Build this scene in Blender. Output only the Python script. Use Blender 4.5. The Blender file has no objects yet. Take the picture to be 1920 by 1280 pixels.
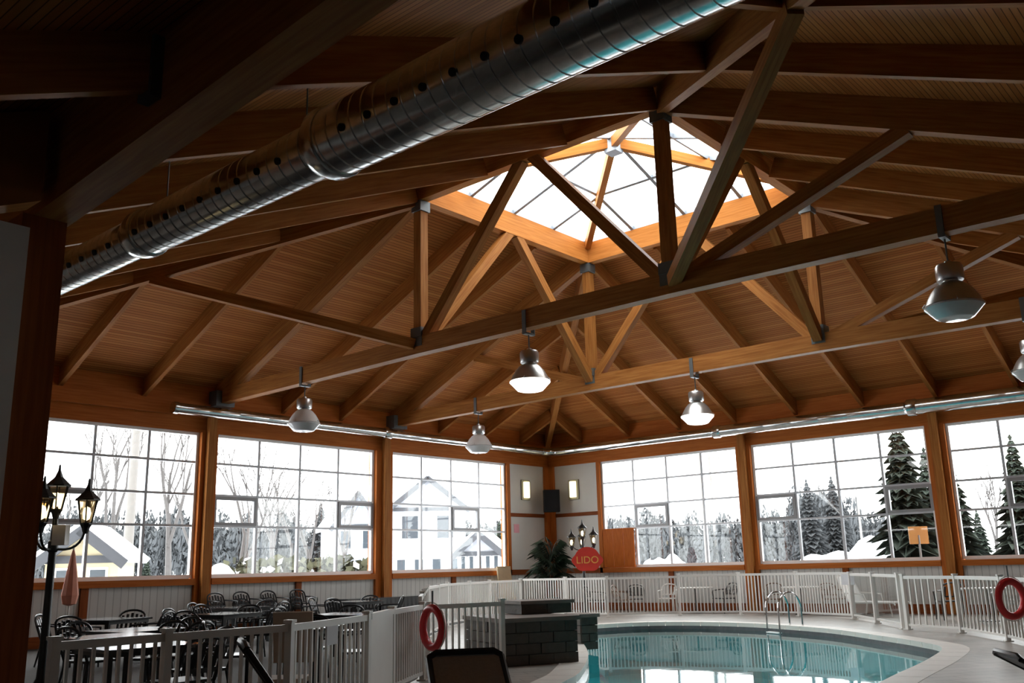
import bpy, math, random
from mathutils import Vector, Matrix

random.seed(7)
SC = bpy.context.scene
COL = SC.collection
PI = math.pi

# ------------------------------------------------------------------ camera, sky, exposure
F_PX = 1756.7
C = Vector((30.105, 24.11, 1.6))
YAW, PIT, ROL = math.radians(220.688), math.radians(13.63), math.radians(-1.398)
Fv = Vector((math.cos(YAW)*math.cos(PIT), math.sin(YAW)*math.cos(PIT), math.sin(PIT)))
Rv = Fv.cross(Vector((0, 0, 1))).normalized()
Uv = Rv.cross(Fv)
R2 = math.cos(ROL)*Rv + math.sin(ROL)*Uv
U2 = -math.sin(ROL)*Rv + math.cos(ROL)*Uv
cam_d = bpy.data.cameras.new('camera')
cam_d.sensor_fit = 'HORIZONTAL'
cam_d.sensor_width = 36.0
cam_d.lens = F_PX/1920*36
cam_d.clip_start, cam_d.clip_end = 0.05, 600
cam = bpy.data.objects.new('camera', cam_d)
COL.objects.link(cam)
cam.matrix_world = Matrix(((R2.x, U2.x, -Fv.x, C.x), (R2.y, U2.y, -Fv.y, C.y), (R2.z, U2.z, -Fv.z, C.z), (0, 0, 0, 1)))
SC.camera = cam

w = bpy.data.worlds.new('overcast_sky')
SC.world = w
w.use_nodes = True
bg = w.node_tree.nodes['Background']
bg.inputs[0].default_value = (1.0, 1.0, 1.0, 1)
bg.inputs[1].default_value = 1.0
SC.view_settings.view_transform = 'Standard'
SC.view_settings.look = 'None'
SC.view_settings.exposure = 3.0
SC.view_settings.gamma = 1.0
SC.view_settings.use_curve_mapping = False
try:
    SC.cycles.use_denoising = True
    SC.cycles.max_bounces = 10
    SC.cycles.diffuse_bounces = 6
    SC.cycles.transparent_max_bounces = 24
    SC.cycles.sample_clamp_indirect = 8.0
except Exception:
    pass


def ray_at(px, py, depth):
    """a point of the place: the direction seen at a photo pixel, at a depth in metres"""
    d = Fv + R2*((px-960)/F_PX) - U2*((py-640)/F_PX)
    return C + d*depth


# ------------------------------------------------------------------ plan of the hall (metres, corner of the hall at 0,0)
X1, X2, Y1, Y2 = 15.30, 8.50, 8.56, 15.38     # the four lines of the roof lantern and of the trusses
ZS, ZE, ZC = 10.33, 6.43, 6.45                # underside of lantern ring, of rafters at the wall, of truss chords
SL, SR, SN, SY = (ZS-ZE)/Y1, (ZS-ZE)/X2, 0.435, 0.43
XN, YW = 32.0, 26.5                           # walls behind the camera
ZT, Z1, Z2, Z3, ZB = 5.594, 4.752, 3.852, 2.98, 1.567   # window rows
zl = lambda y: ZE + SL*y
zr = lambda x: ZE + SR*x
zn = lambda x: ZS - SN*(x-X1)
zy = lambda y: ZS - SY*(y-Y2)
zroof = lambda x, y: min(zl(y), zr(x), zn(x), zy(y), ZS)

# portals tell the renderer where daylight comes in
def portal(name, loc, rot, sx, sy):
    L = bpy.data.lights.new(name, 'AREA')
    L.shape = 'RECTANGLE'; L.size = sx; L.size_y = sy
    L.cycles.is_portal = True
    o = bpy.data.objects.new(name, L); COL.objects.link(o)
    o.location = loc; o.rotation_euler = rot
for a, b in ((2.63, 8.56), (9.28, 15.28), (15.8, 21.8)):
    portal('daylight_portal', ((a+b)/2, -0.22, (ZT+ZB)/2), (PI/2, 0, 0), b-a, ZT-ZB)
for a, b in ((2.615, 8.527), (9.06, 14.945), (15.52, 21.4)):
    portal('daylight_portal', (-0.22, (a+b)/2, (ZT+ZB)/2), (0, -PI/2, 0), ZT-ZB, b-a)
portal('daylight_portal', ((X1+X2)/2, (Y1+Y2)/2, 12.3), (0, 0, 0), X1-X2, Y2-Y1)


# ------------------------------------------------------------------ materials
MAT = {}
def nodes(name):
    m = bpy.data.materials.new(name); m.use_nodes = True
    nt = m.node_tree
    return m, nt, nt.nodes['Principled BSDF'], nt.nodes.new, nt.links.new

def plain(name, col, rough=0.5, metal=0.0, var=0.12, scale=6.0, bump=0.0, emit=None, es=0.0, coat=0.0):
    m, nt, b, N, L = nodes(name)
    tc = N('ShaderNodeTexCoord'); nz = N('ShaderNodeTexNoise')
    nz.inputs['Scale'].default_value = scale; nz.inputs['Detail'].default_value = 4
    L(tc.outputs['Object'], nz.inputs['Vector'])
    mx = N('ShaderNodeMix'); mx.data_type = 'RGBA'
    mx.inputs[6].default_value = tuple(c*(1-var) for c in col)+(1,)
    mx.inputs[7].default_value = tuple(min(1, c*(1+var)) for c in col)+(1,)
    L(nz.outputs[0], mx.inputs[0]); L(mx.outputs[2], b.inputs['Base Color'])
    b.inputs['Roughness'].default_value = rough; b.inputs['Metallic'].default_value = metal
    b.inputs['Coat Weight'].default_value = coat
    if bump:
        bp = N('ShaderNodeBump'); bp.inputs['Strength'].default_value = bump; bp.inputs['Distance'].default_value = 0.02
        L(nz.outputs[0], bp.inputs['Height']); L(bp.outputs[0], b.inputs['Normal'])
    if emit:
        b.inputs['Emission Color'].default_value = emit+(1,); b.inputs['Emission Strength'].default_value = es
    MAT[name] = m
    return m

def wood(name, c0, c1, rough=0.5, su=1.2, sv=22.0):
    m, nt, b, N, L = nodes(name)
    uv = N('ShaderNodeUVMap'); mp = N('ShaderNodeMapping'); mp.inputs['Scale'].default_value = (su, sv, 1)
    nz = N('ShaderNodeTexNoise'); nz.inputs['Scale'].default_value = 1.0; nz.inputs['Detail'].default_value = 5
    nz.inputs['Distortion'].default_value = 0.4
    L(uv.outputs[0], mp.inputs[0]); L(mp.outputs[0], nz.inputs['Vector'])
    oi = N('ShaderNodeObjectInfo')
    ad = N('ShaderNodeVectorMath'); ad.operation = 'ADD'
    L(mp.outputs[0], ad.inputs[0]); L(oi.outputs['Random'], ad.inputs[1]); L(ad.outputs[0], nz.inputs['Vector'])
    cr = N('ShaderNodeValToRGB')
    cr.color_ramp.elements[0].position = 0.3; cr.color_ramp.elements[0].color = c0+(1,)
    cr.color_ramp.elements[1].position = 0.72; cr.color_ramp.elements[1].color = c1+(1,)
    L(nz.outputs[0], cr.inputs[0]); L(cr.outputs[0], b.inputs['Base Color'])
    b.inputs['Roughness'].default_value = rough; b.inputs['Specular IOR Level'].default_value = 0.08
    bp = N('ShaderNodeBump'); bp.inputs['Strength'].default_value = 0.15; bp.inputs['Distance'].default_value = 0.01
    L(nz.outputs[0], bp.inputs['Height']); L(bp.outputs[0], b.inputs['Normal'])
    MAT[name] = m
    return m

def boards(name, c0, c1, pitch, rough=0.5, groove=0.35):
    """narrow tongue-and-groove boards: v of the UV counts metres across the boards"""
    m, nt, b, N, L = nodes(name)
    uv = N('ShaderNodeUVMap'); sx = N('ShaderNodeSeparateXYZ'); L(uv.outputs[0], sx.inputs[0])
    dv = N('ShaderNodeMath'); dv.operation = 'DIVIDE'; dv.inputs[1].default_value = pitch; L(sx.outputs[1], dv.inputs[0])
    fl = N('ShaderNodeMath'); fl.operation = 'FLOOR'; L(dv.outputs[0], fl.inputs[0])
    fr = N('ShaderNodeMath'); fr.operation = 'FRACT'; L(dv.outputs[0], fr.inputs[0])
    lt = N('ShaderNodeMath'); lt.operation = 'LESS_THAN'; lt.inputs[1].default_value = 0.14; L(fr.outputs[0], lt.inputs[0])
    wn = N('ShaderNodeTexWhiteNoise'); wn.noise_dimensions = '1D'; L(fl.outputs[0], wn.inputs['W'])
    nz = N('ShaderNodeTexNoise'); nz.inputs['Detail'].default_value = 4
    mp = N('ShaderNodeMapping'); mp.inputs['Scale'].default_value = (0.9, 14, 1); L(uv.outputs[0], mp.inputs[0]); L(mp.outputs[0], nz.inputs['Vector'])
    nz.inputs['Scale'].default_value = 1
    av = N('ShaderNodeMath'); av.operation = 'MULTIPLY_ADD'; av.inputs[1].default_value = 0.5; L(wn.outputs[0], av.inputs[0])
    hv = N('ShaderNodeMath'); hv.operation = 'MULTIPLY'; hv.inputs[1].default_value = 0.5; L(nz.outputs[0], hv.inputs[0]); L(hv.outputs[0], av.inputs[2])
    cr = N('ShaderNodeValToRGB'); cr.color_ramp.elements[0].color = c0+(1,); cr.color_ramp.elements[1].color = c1+(1,)
    cr.color_ramp.elements[0].position = 0.15; cr.color_ramp.elements[1].position = 0.85
    L(av.outputs[0], cr.inputs[0])
    mx = N('ShaderNodeMix'); mx.data_type = 'RGBA'; mx.inputs[7].default_value = tuple(c*groove for c in c0)+(1,)
    L(lt.outputs[0], mx.inputs[0]); L(cr.outputs[0], mx.inputs[6]); L(mx.outputs[2], b.inputs['Base Color'])
    bp = N('ShaderNodeBump'); bp.invert = True; bp.inputs['Strength'].default_value = 0.5; bp.inputs['Distance'].default_value = 0.01
    L(lt.outputs[0], bp.inputs['Height']); L(bp.outputs[0], b.inputs['Normal'])
    b.inputs['Roughness'].default_value = rough; b.inputs['Specular IOR Level'].default_value = 0.04
    MAT[name] = m
    return m

def glass(name, tint, refl=1.45):
    m = bpy.data.materials.new(name); m.use_nodes = True
    nt = m.node_tree; nt.nodes.remove(nt.nodes['Principled BSDF'])
    N, L = nt.nodes.new, nt.links.new
    tr = N('ShaderNodeBsdfTransparent'); tr.inputs[0].default_value = tint+(1,)
    gl = N('ShaderNodeBsdfGlossy'); gl.inputs['Roughness'].default_value = 0.02
    fn = N('ShaderNodeFresnel'); fn.inputs[0].default_value = refl
    mx = N('ShaderNodeMixShader')
    ge = N('ShaderNodeNewGeometry'); io = N('ShaderNodeMix'); io.data_type = 'FLOAT'      # same reflectance from both sides of the sheet
    io.inputs[2].default_value = refl; io.inputs[3].default_value = 1/refl
    L(ge.outputs['Backfacing'], io.inputs[0]); L(io.outputs[0], fn.inputs[0])
    L(fn.outputs[0], mx.inputs[0]); L(tr.outputs[0], mx.inputs[1]); L(gl.outputs[0], mx.inputs[2])
    L(mx.outputs[0], nt.nodes['Material Output'].inputs[0])
    MAT[name] = m
    return m

def water(name):
    m = glass(name, (0.50, 0.88, 0.90), 1.33)
    nt = m.node_tree; N, L = nt.nodes.new, nt.links.new
    tc = N('ShaderNodeTexCoord'); nz = N('ShaderNodeTexNoise'); nz.inputs['Scale'].default_value = 1.6; nz.inputs['Detail'].default_value = 3
    L(tc.outputs['Object'], nz.inputs['Vector'])
    bp = N('ShaderNodeBump'); bp.inputs['Strength'].default_value = 0.06; bp.inputs['Distance'].default_value = 0.02
    L(nz.outputs[0], bp.inputs['Height'])
    for n in nt.nodes:
        if n.type in ('BSDF_GLOSSY', 'FRESNEL'):
            L(bp.outputs[0], n.inputs['Normal'])
    return m

def galvanised(name):
    m, nt, b, N, L = nodes(name)
    tc = N('ShaderNodeTexCoord'); vo = N('ShaderNodeTexVoronoi'); vo.inputs['Scale'].default_value = 14
    L(tc.outputs['Object'], vo.inputs['Vector'])
    cr = N('ShaderNodeValToRGB'); cr.color_ramp.elements[0].color = (0.55, 0.60, 0.61, 1); cr.color_ramp.elements[1].color = (0.74, 0.78, 0.78, 1)
    L(vo.outputs['Color'], cr.inputs[0]); L(cr.outputs[0], b.inputs['Base Color'])
    b.inputs['Metallic'].default_value = 1.0; b.inputs['Roughness'].default_value = 0.2
    MAT[name] = m

def paving(name, c0, c1, mortar, bw, bh):
    m, nt, b, N, L = nodes(name)
    tc = N('ShaderNodeTexCoord'); br = N('ShaderNodeTexBrick')
    mp = N('ShaderNodeMapping'); mp.inputs['Rotation'].default_value = (0, 0, 0.6)
    L(tc.outputs['Object'], mp.inputs[0]); L(mp.outputs[0], br.inputs['Vector'])
    br.inputs['Color1'].default_value = c0+(1,); br.inputs['Color2'].default_value = c1+(1,); br.inputs['Mortar'].default_value = mortar+(1,)
    br.inputs['Scale'].default_value = 1.0; br.inputs['Brick Width'].default_value = bw; br.inputs['Row Height'].default_value = bh
    br.inputs['Mortar Size'].default_value = 0.012
    nz = N('ShaderNodeTexNoise'); nz.inputs['Scale'].default_value = 1.3; nz.inputs['Detail'].default_value = 6
    L(tc.outputs['Object'], nz.inputs['Vector'])
    mx = N('ShaderNodeMix'); mx.data_type = 'RGBA'; mx.blend_type = 'MULTIPLY'; mx.inputs[0].default_value = 0.6
    L(br.outputs[0], mx.inputs[6]); L(nz.outputs[0], mx.inputs[7])
    L(mx.outputs[2], b.inputs['Base Color'])
    b.inputs['Roughness'].default_value = 0.42
    MAT[name] = m

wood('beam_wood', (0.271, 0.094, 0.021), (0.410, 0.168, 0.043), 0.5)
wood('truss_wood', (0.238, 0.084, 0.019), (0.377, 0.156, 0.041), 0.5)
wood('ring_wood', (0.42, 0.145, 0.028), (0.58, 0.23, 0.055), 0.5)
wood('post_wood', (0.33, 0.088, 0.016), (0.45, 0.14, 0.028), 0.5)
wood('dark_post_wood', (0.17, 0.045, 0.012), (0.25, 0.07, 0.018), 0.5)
wood('panel_wood', (0.36, 0.085, 0.010), (0.48, 0.13, 0.018), 0.45, 3, 30)
boards('deck_boards', (0.32, 0.104, 0.025), (0.48, 0.187, 0.055), 0.095)
boards('siding', (0.54, 0.54, 0.52), (0.60, 0.60, 0.58), 0.20, 0.55, 0.75)
plain('corner_panel', (0.58, 0.57, 0.53), 0.6, var=0.03)
plain('lobby_paint', (0.12, 0.115, 0.11), 0.6, var=0.05)
plain('white_wall', (0.62, 0.63, 0.60), 0.6, var=0.04)
plain('white_frame', (0.80, 0.80, 0.80), 0.4, var=0.03)
plain('mullion_grey', (0.50, 0.51, 0.54), 0.35, 0.2, var=0.05)
plain('sash_grey', (0.26, 0.26, 0.27), 0.4, 0.2, var=0.05)
plain('fence_paint', (0.78, 0.77, 0.74), 0.38, var=0.06, scale=3)
plain('steel_bracket', (0.13, 0.14, 0.14), 0.45, 0.5)
plain('alu', (0.33, 0.36, 0.40), 0.45, 0.3)
plain('chrome', (0.75, 0.75, 0.76), 0.12, 1.0, var=0.02)
plain('black_plastic', (0.018, 0.018, 0.02), 0.32)
plain('black_iron', (0.012, 0.013, 0.014), 0.38)
plain('table_black', (0.035, 0.035, 0.038), 0.12, coat=0.5)
plain('table_pale', (0.70, 0.69, 0.66), 0.3)
plain('resin_white', (0.78, 0.77, 0.74), 0.4)
plain('resin_brown', (0.21, 0.14, 0.10), 0.45)
plain('resin_dark', (0.06, 0.055, 0.05), 0.4)
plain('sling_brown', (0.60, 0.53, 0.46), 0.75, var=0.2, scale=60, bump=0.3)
plain('red_ring', (0.60, 0.025, 0.03), 0.35)
plain('ring_rope', (0.72, 0.66, 0.6), 0.7)
plain('red_sign', (0.62, 0.045, 0.03), 0.4)
plain('gold_letter', (0.75, 0.42, 0.10), 0.4)
plain('palm_green', (0.010, 0.022, 0.010), 0.45, var=0.5, scale=3)
plain('pot_clay', (0.03, 0.025, 0.022), 0.6)
plain('salmon_cloth', (0.62, 0.26, 0.18), 0.8, bump=0.3)
plain('paper_white', (0.70, 0.70, 0.74), 0.6)
plain('cardboard', (0.42, 0.33, 0.25), 0.7)
plain('pink_paper', (0.75, 0.35, 0.40), 0.7)
plain('cream_board', (0.78, 0.62, 0.40), 0.6)
plain('stone_dark', (0.075, 0.060, 0.048), 0.6, var=0.4, scale=9, bump=0.6)
plain('stone_cap', (0.20, 0.165, 0.145), 0.55, var=0.25, scale=5, bump=0.3)
plain('coping_stone', (0.66, 0.62, 0.57), 0.5, var=0.10, scale=2.5, bump=0.15)
plain('pool_plaster', (0.20, 0.66, 0.70), 0.5, var=0.05, scale=1.0)
plain('tile_band', (0.10, 0.095, 0.10), 0.25, var=0.3, scale=9)
plain('lamp_housing', (0.55, 0.55, 0.55), 0.3, 0.9)
plain('reflector', (0.50, 0.49, 0.47), 0.30, 0.75)
plain('lit_bowl', (0.95, 0.95, 0.95), 0.3, emit=(1.0, 0.98, 0.95), es=0.5)
plain('dull_bowl', (0.62, 0.63, 0.64), 0.15, coat=0.6)
plain('sconce_glass', (0.9, 0.85, 0.6), 0.4, emit=(1.0, 0.85, 0.50), es=0.25)
plain('sconce_frame', (0.30, 0.29, 0.20), 0.5)
plain('lantern_glow', (0.9, 0.8, 0.6), 0.4, emit=(1.0, 0.88, 0.62), es=0.6)
plain('speaker_black', (0.005, 0.005, 0.006), 0.8)
plain('speaker_cloth', (0.006, 0.006, 0.007), 0.9, bump=0.4, scale=120)
plain('hole_dark', (0.006, 0.006, 0.006), 0.9)
plain('snow', (0.86, 0.88, 0.92), 0.7, var=0.04, scale=0.6, bump=0.3)
plain('house_white', (0.30, 0.31, 0.34), 0.6, var=0.03)
plain('house_cream', (0.42, 0.36, 0.23), 0.6, var=0.03)
plain('house_blue', (0.24, 0.27, 0.33), 0.6, var=0.03)
plain('roof_trim', (0.035, 0.038, 0.045), 0.6)
plain('house_window', (0.04, 0.05, 0.06), 0.2)
plain('bark', (0.07, 0.064, 0.062), 0.9, var=0.3)
plain('pole_grey', (0.16, 0.15, 0.14), 0.8)
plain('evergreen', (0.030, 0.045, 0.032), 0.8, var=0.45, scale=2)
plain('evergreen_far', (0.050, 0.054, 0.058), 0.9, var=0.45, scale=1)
plain('hedge_green', (0.055, 0.056, 0.030), 0.9, var=0.5, scale=3)
plain('orange_sign', (0.30, 0.12, 0.015), 0.6)
glass('window_glass', (0.95, 0.97, 0.97))
glass('skylight_glass', (0.93, 0.96, 0.97))
glass('lantern_glass', (0.72, 0.60, 0.42))
water('pool_water')
galvanised('duct_metal')
paving('deck_paving', (0.40, 0.365, 0.325), (0.47, 0.43, 0.385), (0.25, 0.225, 0.20), 0.62, 0.31)


# ------------------------------------------------------------------ mesh helpers
class MB:
    def __init__(s):
        s.v, s.f, s.uv = [], [], []

    def quad(s, pts, uvs=None):
        i = len(s.v); s.v += [tuple(p) for p in pts]; s.f.append(tuple(range(i, i+len(pts))))
        s.uv.append(uvs or [(0, 0)]*len(pts))
        return s

    def hexa(s, c8, lx, ly, lz):
        """c8: corners in order (---,+--,++-,-+-, --+,+-+,+++,-++); UV u runs along the longest side"""
        i = len(s.v); s.v += [tuple(p) for p in c8]
        L = (lx, ly, lz); ax = L.index(max(L))
        co = [(0, 0, 0), (lx, 0, 0), (lx, ly, 0), (0, ly, 0), (0, 0, lz), (lx, 0, lz), (lx, ly, lz), (0, ly, lz)]
        for q in ((0, 3, 2, 1), (4, 5, 6, 7), (0, 1, 5, 4), (1, 2, 6, 5), (2, 3, 7, 6), (3, 0, 4, 7)):
            s.f.append(tuple(i+k for k in q))
            oth = [k for k in range(3) if k != ax]
            s.uv.append([(co[k][ax], co[k][oth[0]] + co[k][oth[1]]) for k in q])
        return s

    def box(s, x0, x1, y0, y1, z0, z1):
        return s.hexa([(x0, y0, z0), (x1, y0, z0), (x1, y1, z0), (x0, y1, z0), (x0, y0, z1), (x1, y0, z1), (x1, y1, z1), (x0, y1, z1)], x1-x0, y1-y0, z1-z0)

    def obox(s, c, sx, sy, sz, rz=0.0, rx=0.0, ry=0.0):
        M = Matrix.Rotation(rz, 3, 'Z') @ Matrix.Rotation(ry, 3, 'Y') @ Matrix.Rotation(rx, 3, 'X')
        c = Vector(c)
        P = [c + M @ Vector((a*sx/2, b*sy/2, d*sz/2)) for d in (-1, 1) for a, b in ((-1, -1), (1, -1), (1, 1), (-1, 1))]
        return s.hexa(P, sx, sy, sz)

    def beam(s, p0, p1, wd, h, anchor='c', up=(0, 0, 1)):
        p0, p1 = Vector(p0), Vector(p1); d = p1-p0; ln = d.length; d /= ln
        up = Vector(up)
        if abs(d.dot(up)) > 0.98: up = Vector((1, 0, 0))
        sd = d.cross(up).normalized(); uu = sd.cross(d)
        o = {'c': 0.0, 'b': h/2, 't': -h/2}[anchor]
        P = []
        for k in (-1, 1):
            for q, e in ((p0, -1), (p1, -1), (p1, 1), (p0, 1)):
                P.append(q + sd*(-e*wd/2) + uu*(k*h/2+o))
        return s.hexa(P, ln, wd, h)

    def tube(s, pts, r, n=8, closed=False, cap=True):
        pts = [Vector(p) for p in pts]; m = len(pts)
        rs = r if isinstance(r, (list, tuple)) else [r]*m
        i0 = len(s.v); prev = None
        for k, p in enumerate(pts):
            a = pts[(k-1) % m] if (closed or k > 0) else p
            b = pts[(k+1) % m] if (closed or k < m-1) else p
            t = (b-a).normalized()
            if prev is None:
                ref = Vector((0, 0, 1)) if abs(t.z) < 0.9 else Vector((1, 0, 0))
                x = t.cross(ref).normalized()
            else:
                x = (prev - t*prev.dot(t))
                x = x.normalized() if x.length > 1e-6 else t.orthogonal().normalized()
            prev = x; y = t.cross(x)
            for j in range(n):
                an = 2*PI*j/n
                s.v.append(tuple(p + (x*math.cos(an)+y*math.sin(an))*rs[k]))
        for k in range(m if closed else m-1):
            k2 = (k+1) % m
            for j in range(n):
                j2 = (j+1) % n
                s.f.append((i0+k*n+j, i0+k*n+j2, i0+k2*n+j2, i0+k2*n+j)); s.uv.append([(k, j/n), (k, (j+1)/n), (k+1, (j+1)/n), (k+1, j/n)])
        if cap and not closed:
            s.f.append(tuple(i0+j for j in reversed(range(n)))); s.uv.append([(0, 0)]*n)
            s.f.append(tuple(i0+(m-1)*n+j for j in range(n))); s.uv.append([(0, 0)]*n)
        return s

    def lathe(s, prof, n=24, c=(0, 0, 0), axis='z', rot=0.0):
        i0 = len(s.v); m = len(prof)
        for r, z in prof:
            for j in range(n):
                a = 2*PI*j/n+rot; u, v = r*math.cos(a), r*math.sin(a)
                p = (u, v, z) if axis == 'z' else ((z, u, v) if axis == 'x' else (v, z, u))
                s.v.append((c[0]+p[0], c[1]+p[1], c[2]+p[2]))
        for k in range(m-1):
            for j in range(n):
                j2 = (j+1) % n
                s.f.append((i0+k*n+j, i0+k*n+j2, i0+(k+1)*n+j2, i0+(k+1)*n+j)); s.uv.append([(0, 0)]*4)
        if prof[0][0] > 1e-5:
            s.f.append(tuple(i0+j for j in reversed(range(n)))); s.uv.append([(0, 0)]*n)
        if prof[-1][0] > 1e-5:
            s.f.append(tuple(i0+(m-1)*n+j for j in range(n))); s.uv.append([(0, 0)]*n)
        return s

    def prism(s, poly, z0, z1):
        """poly: plan outline, anticlockwise"""
        n = len(poly)
        f0 = z0 if callable(z0) else (lambda x, y: z0)
        f1 = z1 if callable(z1) else (lambda x, y: z1)
        lo = [(x, y, f0(x, y)) for x, y in poly]; hi = [(x, y, f1(x, y)) for x, y in poly]
        s.quad(list(reversed(lo)), [(p[0], p[1]) for p in reversed(lo)]); s.quad(hi, [(p[0], p[1]) for p in hi])
        for k in range(n):
            k2 = (k+1) % n
            s.quad([lo[k], lo[k2], hi[k2], hi[k]])
        return s

    def build(s, name, mat, parent=None, smooth=False, base=None):
        o = Vector((0, 0, 0))
        if parent is not None: o = parent.get('_o', None); o = Vector(o) if o is not None else Vector((0, 0, 0))
        if base is not None: o = Vector(base)
        me = bpy.data.meshes.new(name)
        me.from_pydata([tuple(Vector(p)-o) for p in s.v], [], s.f)
        uvl = me.uv_layers.new(name='UVMap')
        flat = [c for f in s.uv for uv in f for c in uv]
        uvl.data.foreach_set('uv', flat)
        me.materials.append(MAT[mat])
        if smooth:
            me.polygons.foreach_set('use_smooth', [True]*len(me.polygons))
            try: me.set_sharp_from_angle(angle=math.radians(38))
            except Exception: pass
        me.update()
        ob = bpy.data.objects.new(name, me); COL.objects.link(ob)
        if parent is not None:
            ob.parent = parent
        else:
            ob.location = o
        ob['_o'] = tuple(o)
        return ob


def tag(o, label, cat, group=None, kind=None):
    if label: o['label'] = label
    if cat: o['category'] = cat
    if group: o['group'] = group
    if kind: o['kind'] = kind
    return o

def thing(name, loc, label=None, cat=None, group=None, kind=None, rz=0.0):
    """an Empty at the base of a thing; parts built under it are given in world coordinates (or local when loc is 0)"""
    o = bpy.data.objects.new(name, None); COL.objects.link(o)
    o.empty_display_size = 0.2
    o.location = loc; o.rotation_euler = (0, 0, rz); o['_o'] = tuple(loc)
    return tag(o, label, cat, group, kind)

def dup(root, loc, rz, label, group=None, scale=None):
    r = root.copy(); COL.objects.link(r); r.location = loc; r.rotation_euler = (0, 0, rz)
    if scale: r.scale = (scale, scale, scale)
    r['label'] = label
    if group: r['group'] = group
    for ch in list(root.children):
        c = ch.copy(); COL.objects.link(c); c.parent = r
        for g in list(ch.children):
            d = g.copy(); COL.objects.link(d); d.parent = c
    return r

def copy_part(src, parent, loc, rz=0.0):
    c = src.copy(); COL.objects.link(c); c.parent = parent
    c.location = loc; c.rotation_euler = (0, 0, rz)
    return c


# ------------------------------------------------------------------ the pool, the deck, the ground outside
def spline(P, per=6):
    out = []; n = len(P)
    for i in range(n):
        p0, p1, p2, p3 = (Vector(P[(i+k-1) % n]) for k in range(4))
        for j in range(per):
            t = j/per
            out.append(0.5*((2*p1)+(p2-p0)*t+(2*p0-5*p1+4*p2-p3)*t*t+(3*p1-p0-3*p2+p3)*t**3))
    return out

POOL = [(7.6, 7.7), (6.3, 8.3), (5.65, 9.6), (5.7, 11.35), (6.4, 13.0), (7.3, 14.5), (8.7, 16.0), (10.0, 17.3), (11.2, 18.15), (13.3, 18.6),
        (15.6, 18.9), (18.5, 19.2), (20.2, 18.6), (20.4, 17.0), (19.4, 15.6), (17.8, 14.75), (15.2, 13.0), (12.5, 10.8), (10.0, 8.6), (8.7, 7.8)]
rim = [Vector((p.x, p.y)) for p in spline([(a, b, 0) for a, b in POOL])]
if sum(rim[i].x*rim[(i+1) % len(rim)].y-rim[(i+1) % len(rim)].x*rim[i].y for i in range(len(rim))) < 0: rim.reverse()
def offset(poly, d):
    out = []; n = len(poly)
    for i in range(n):
        t = (poly[(i+1) % n]-poly[i-1]).normalized(); out.append(poly[i]+Vector((t.y, -t.x))*d)
    return out
outer = offset(rim, 0.46)

import bmesh
def floor_with_hole(name, rect, hole, mat):
    bm = bmesh.new()
    vo = [bm.verts.new((x, y, 0)) for x, y in rect]; vi = [bm.verts.new((p.x, p.y, 0)) for p in hole]
    es = [bm.edges.new((vo[i], vo[(i+1) % len(vo)])) for i in range(len(vo))]+[bm.edges.new((vi[i], vi[(i+1) % len(vi)])) for i in range(len(vi))]
    bmesh.ops.triangle_fill(bm, use_beauty=True, use_dissolve=False, edges=es, normal=(0, 0, 1))
    me = bpy.data.meshes.new(name); bm.normal_update()
    for f in bm.faces:
        if f.normal.z < 0: f.normal_flip()
    bm.to_mesh(me); bm.free()
    me.uv_layers.new(name='UVMap'); me.materials.append(MAT[mat])
    o = bpy.data.objects.new(name, me); COL.objects.link(o)
    return o
fl = floor_with_hole('floor', [(-0.3, -0.3), (XN+.2, -0.3), (XN+.2, YW+.3), (-0.3, YW+.3)], outer, 'deck_paving')
tag(fl, 'beige grey paved pool deck and dining floor', None, kind='structure')

plain('carpet_dark', (0.045, 0.038, 0.034), 0.9, var=0.3, scale=30)
dfl = MB().prism([(3.9, .06), (26.5, .06), (26.5, 15.7), (24.0, 15.62), (22.2, 14.8), (19.6, 13.0), (13.1, 6.5), (9.5, 3.6), (6.2, 2.2), (3.9, 1.6)], 0.001, 0.006).build('floor_dining', 'carpet_dark')
tag(dfl, 'dark floor covering of the dining area', None, kind='structure')
lfl = MB().prism([(22.6, 19.9), (26.6, 16.2), (XN, 16.2), (XN, YW), (22.6, YW)], 0.001, 0.006).build('floor_bounce_damper', 'carpet_dark'); tag(lfl, 'added dark sheet on the unseen lobby floor, cutting bounced light', None, kind='structure')  # unseen dark sheet, added so less light bounces up to the near roof
cop = thing('pool_coping', (rim[0].x, rim[0].y, 0), 'pale stone coping following the curved edge of the swimming pool', 'coping', kind='structure')
n = len(rim)
for i in range(0, n, 2):
    mb = MB(); a, b, c = i, (i+1) % n, (i+2) % n
    g = 0.012
    A0 = rim[a].lerp(rim[b], g*2); A1 = outer[a].lerp(outer[b], g*2); C0 = rim[c].lerp(rim[b], g*2); C1 = outer[c].lerp(outer[b], g*2)
    In = [A0, rim[b], C0]; Ou = [A1, outer[b], C1]
    ctr = Vector((0, 0))
    poly = [(p.x, p.y) for p in Ou]+[(p.x, p.y) for p in reversed(In)]
    mb.prism(poly, -0.10, 0.004)
    mb.build('coping_slab', 'coping_stone', cop)

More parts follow.
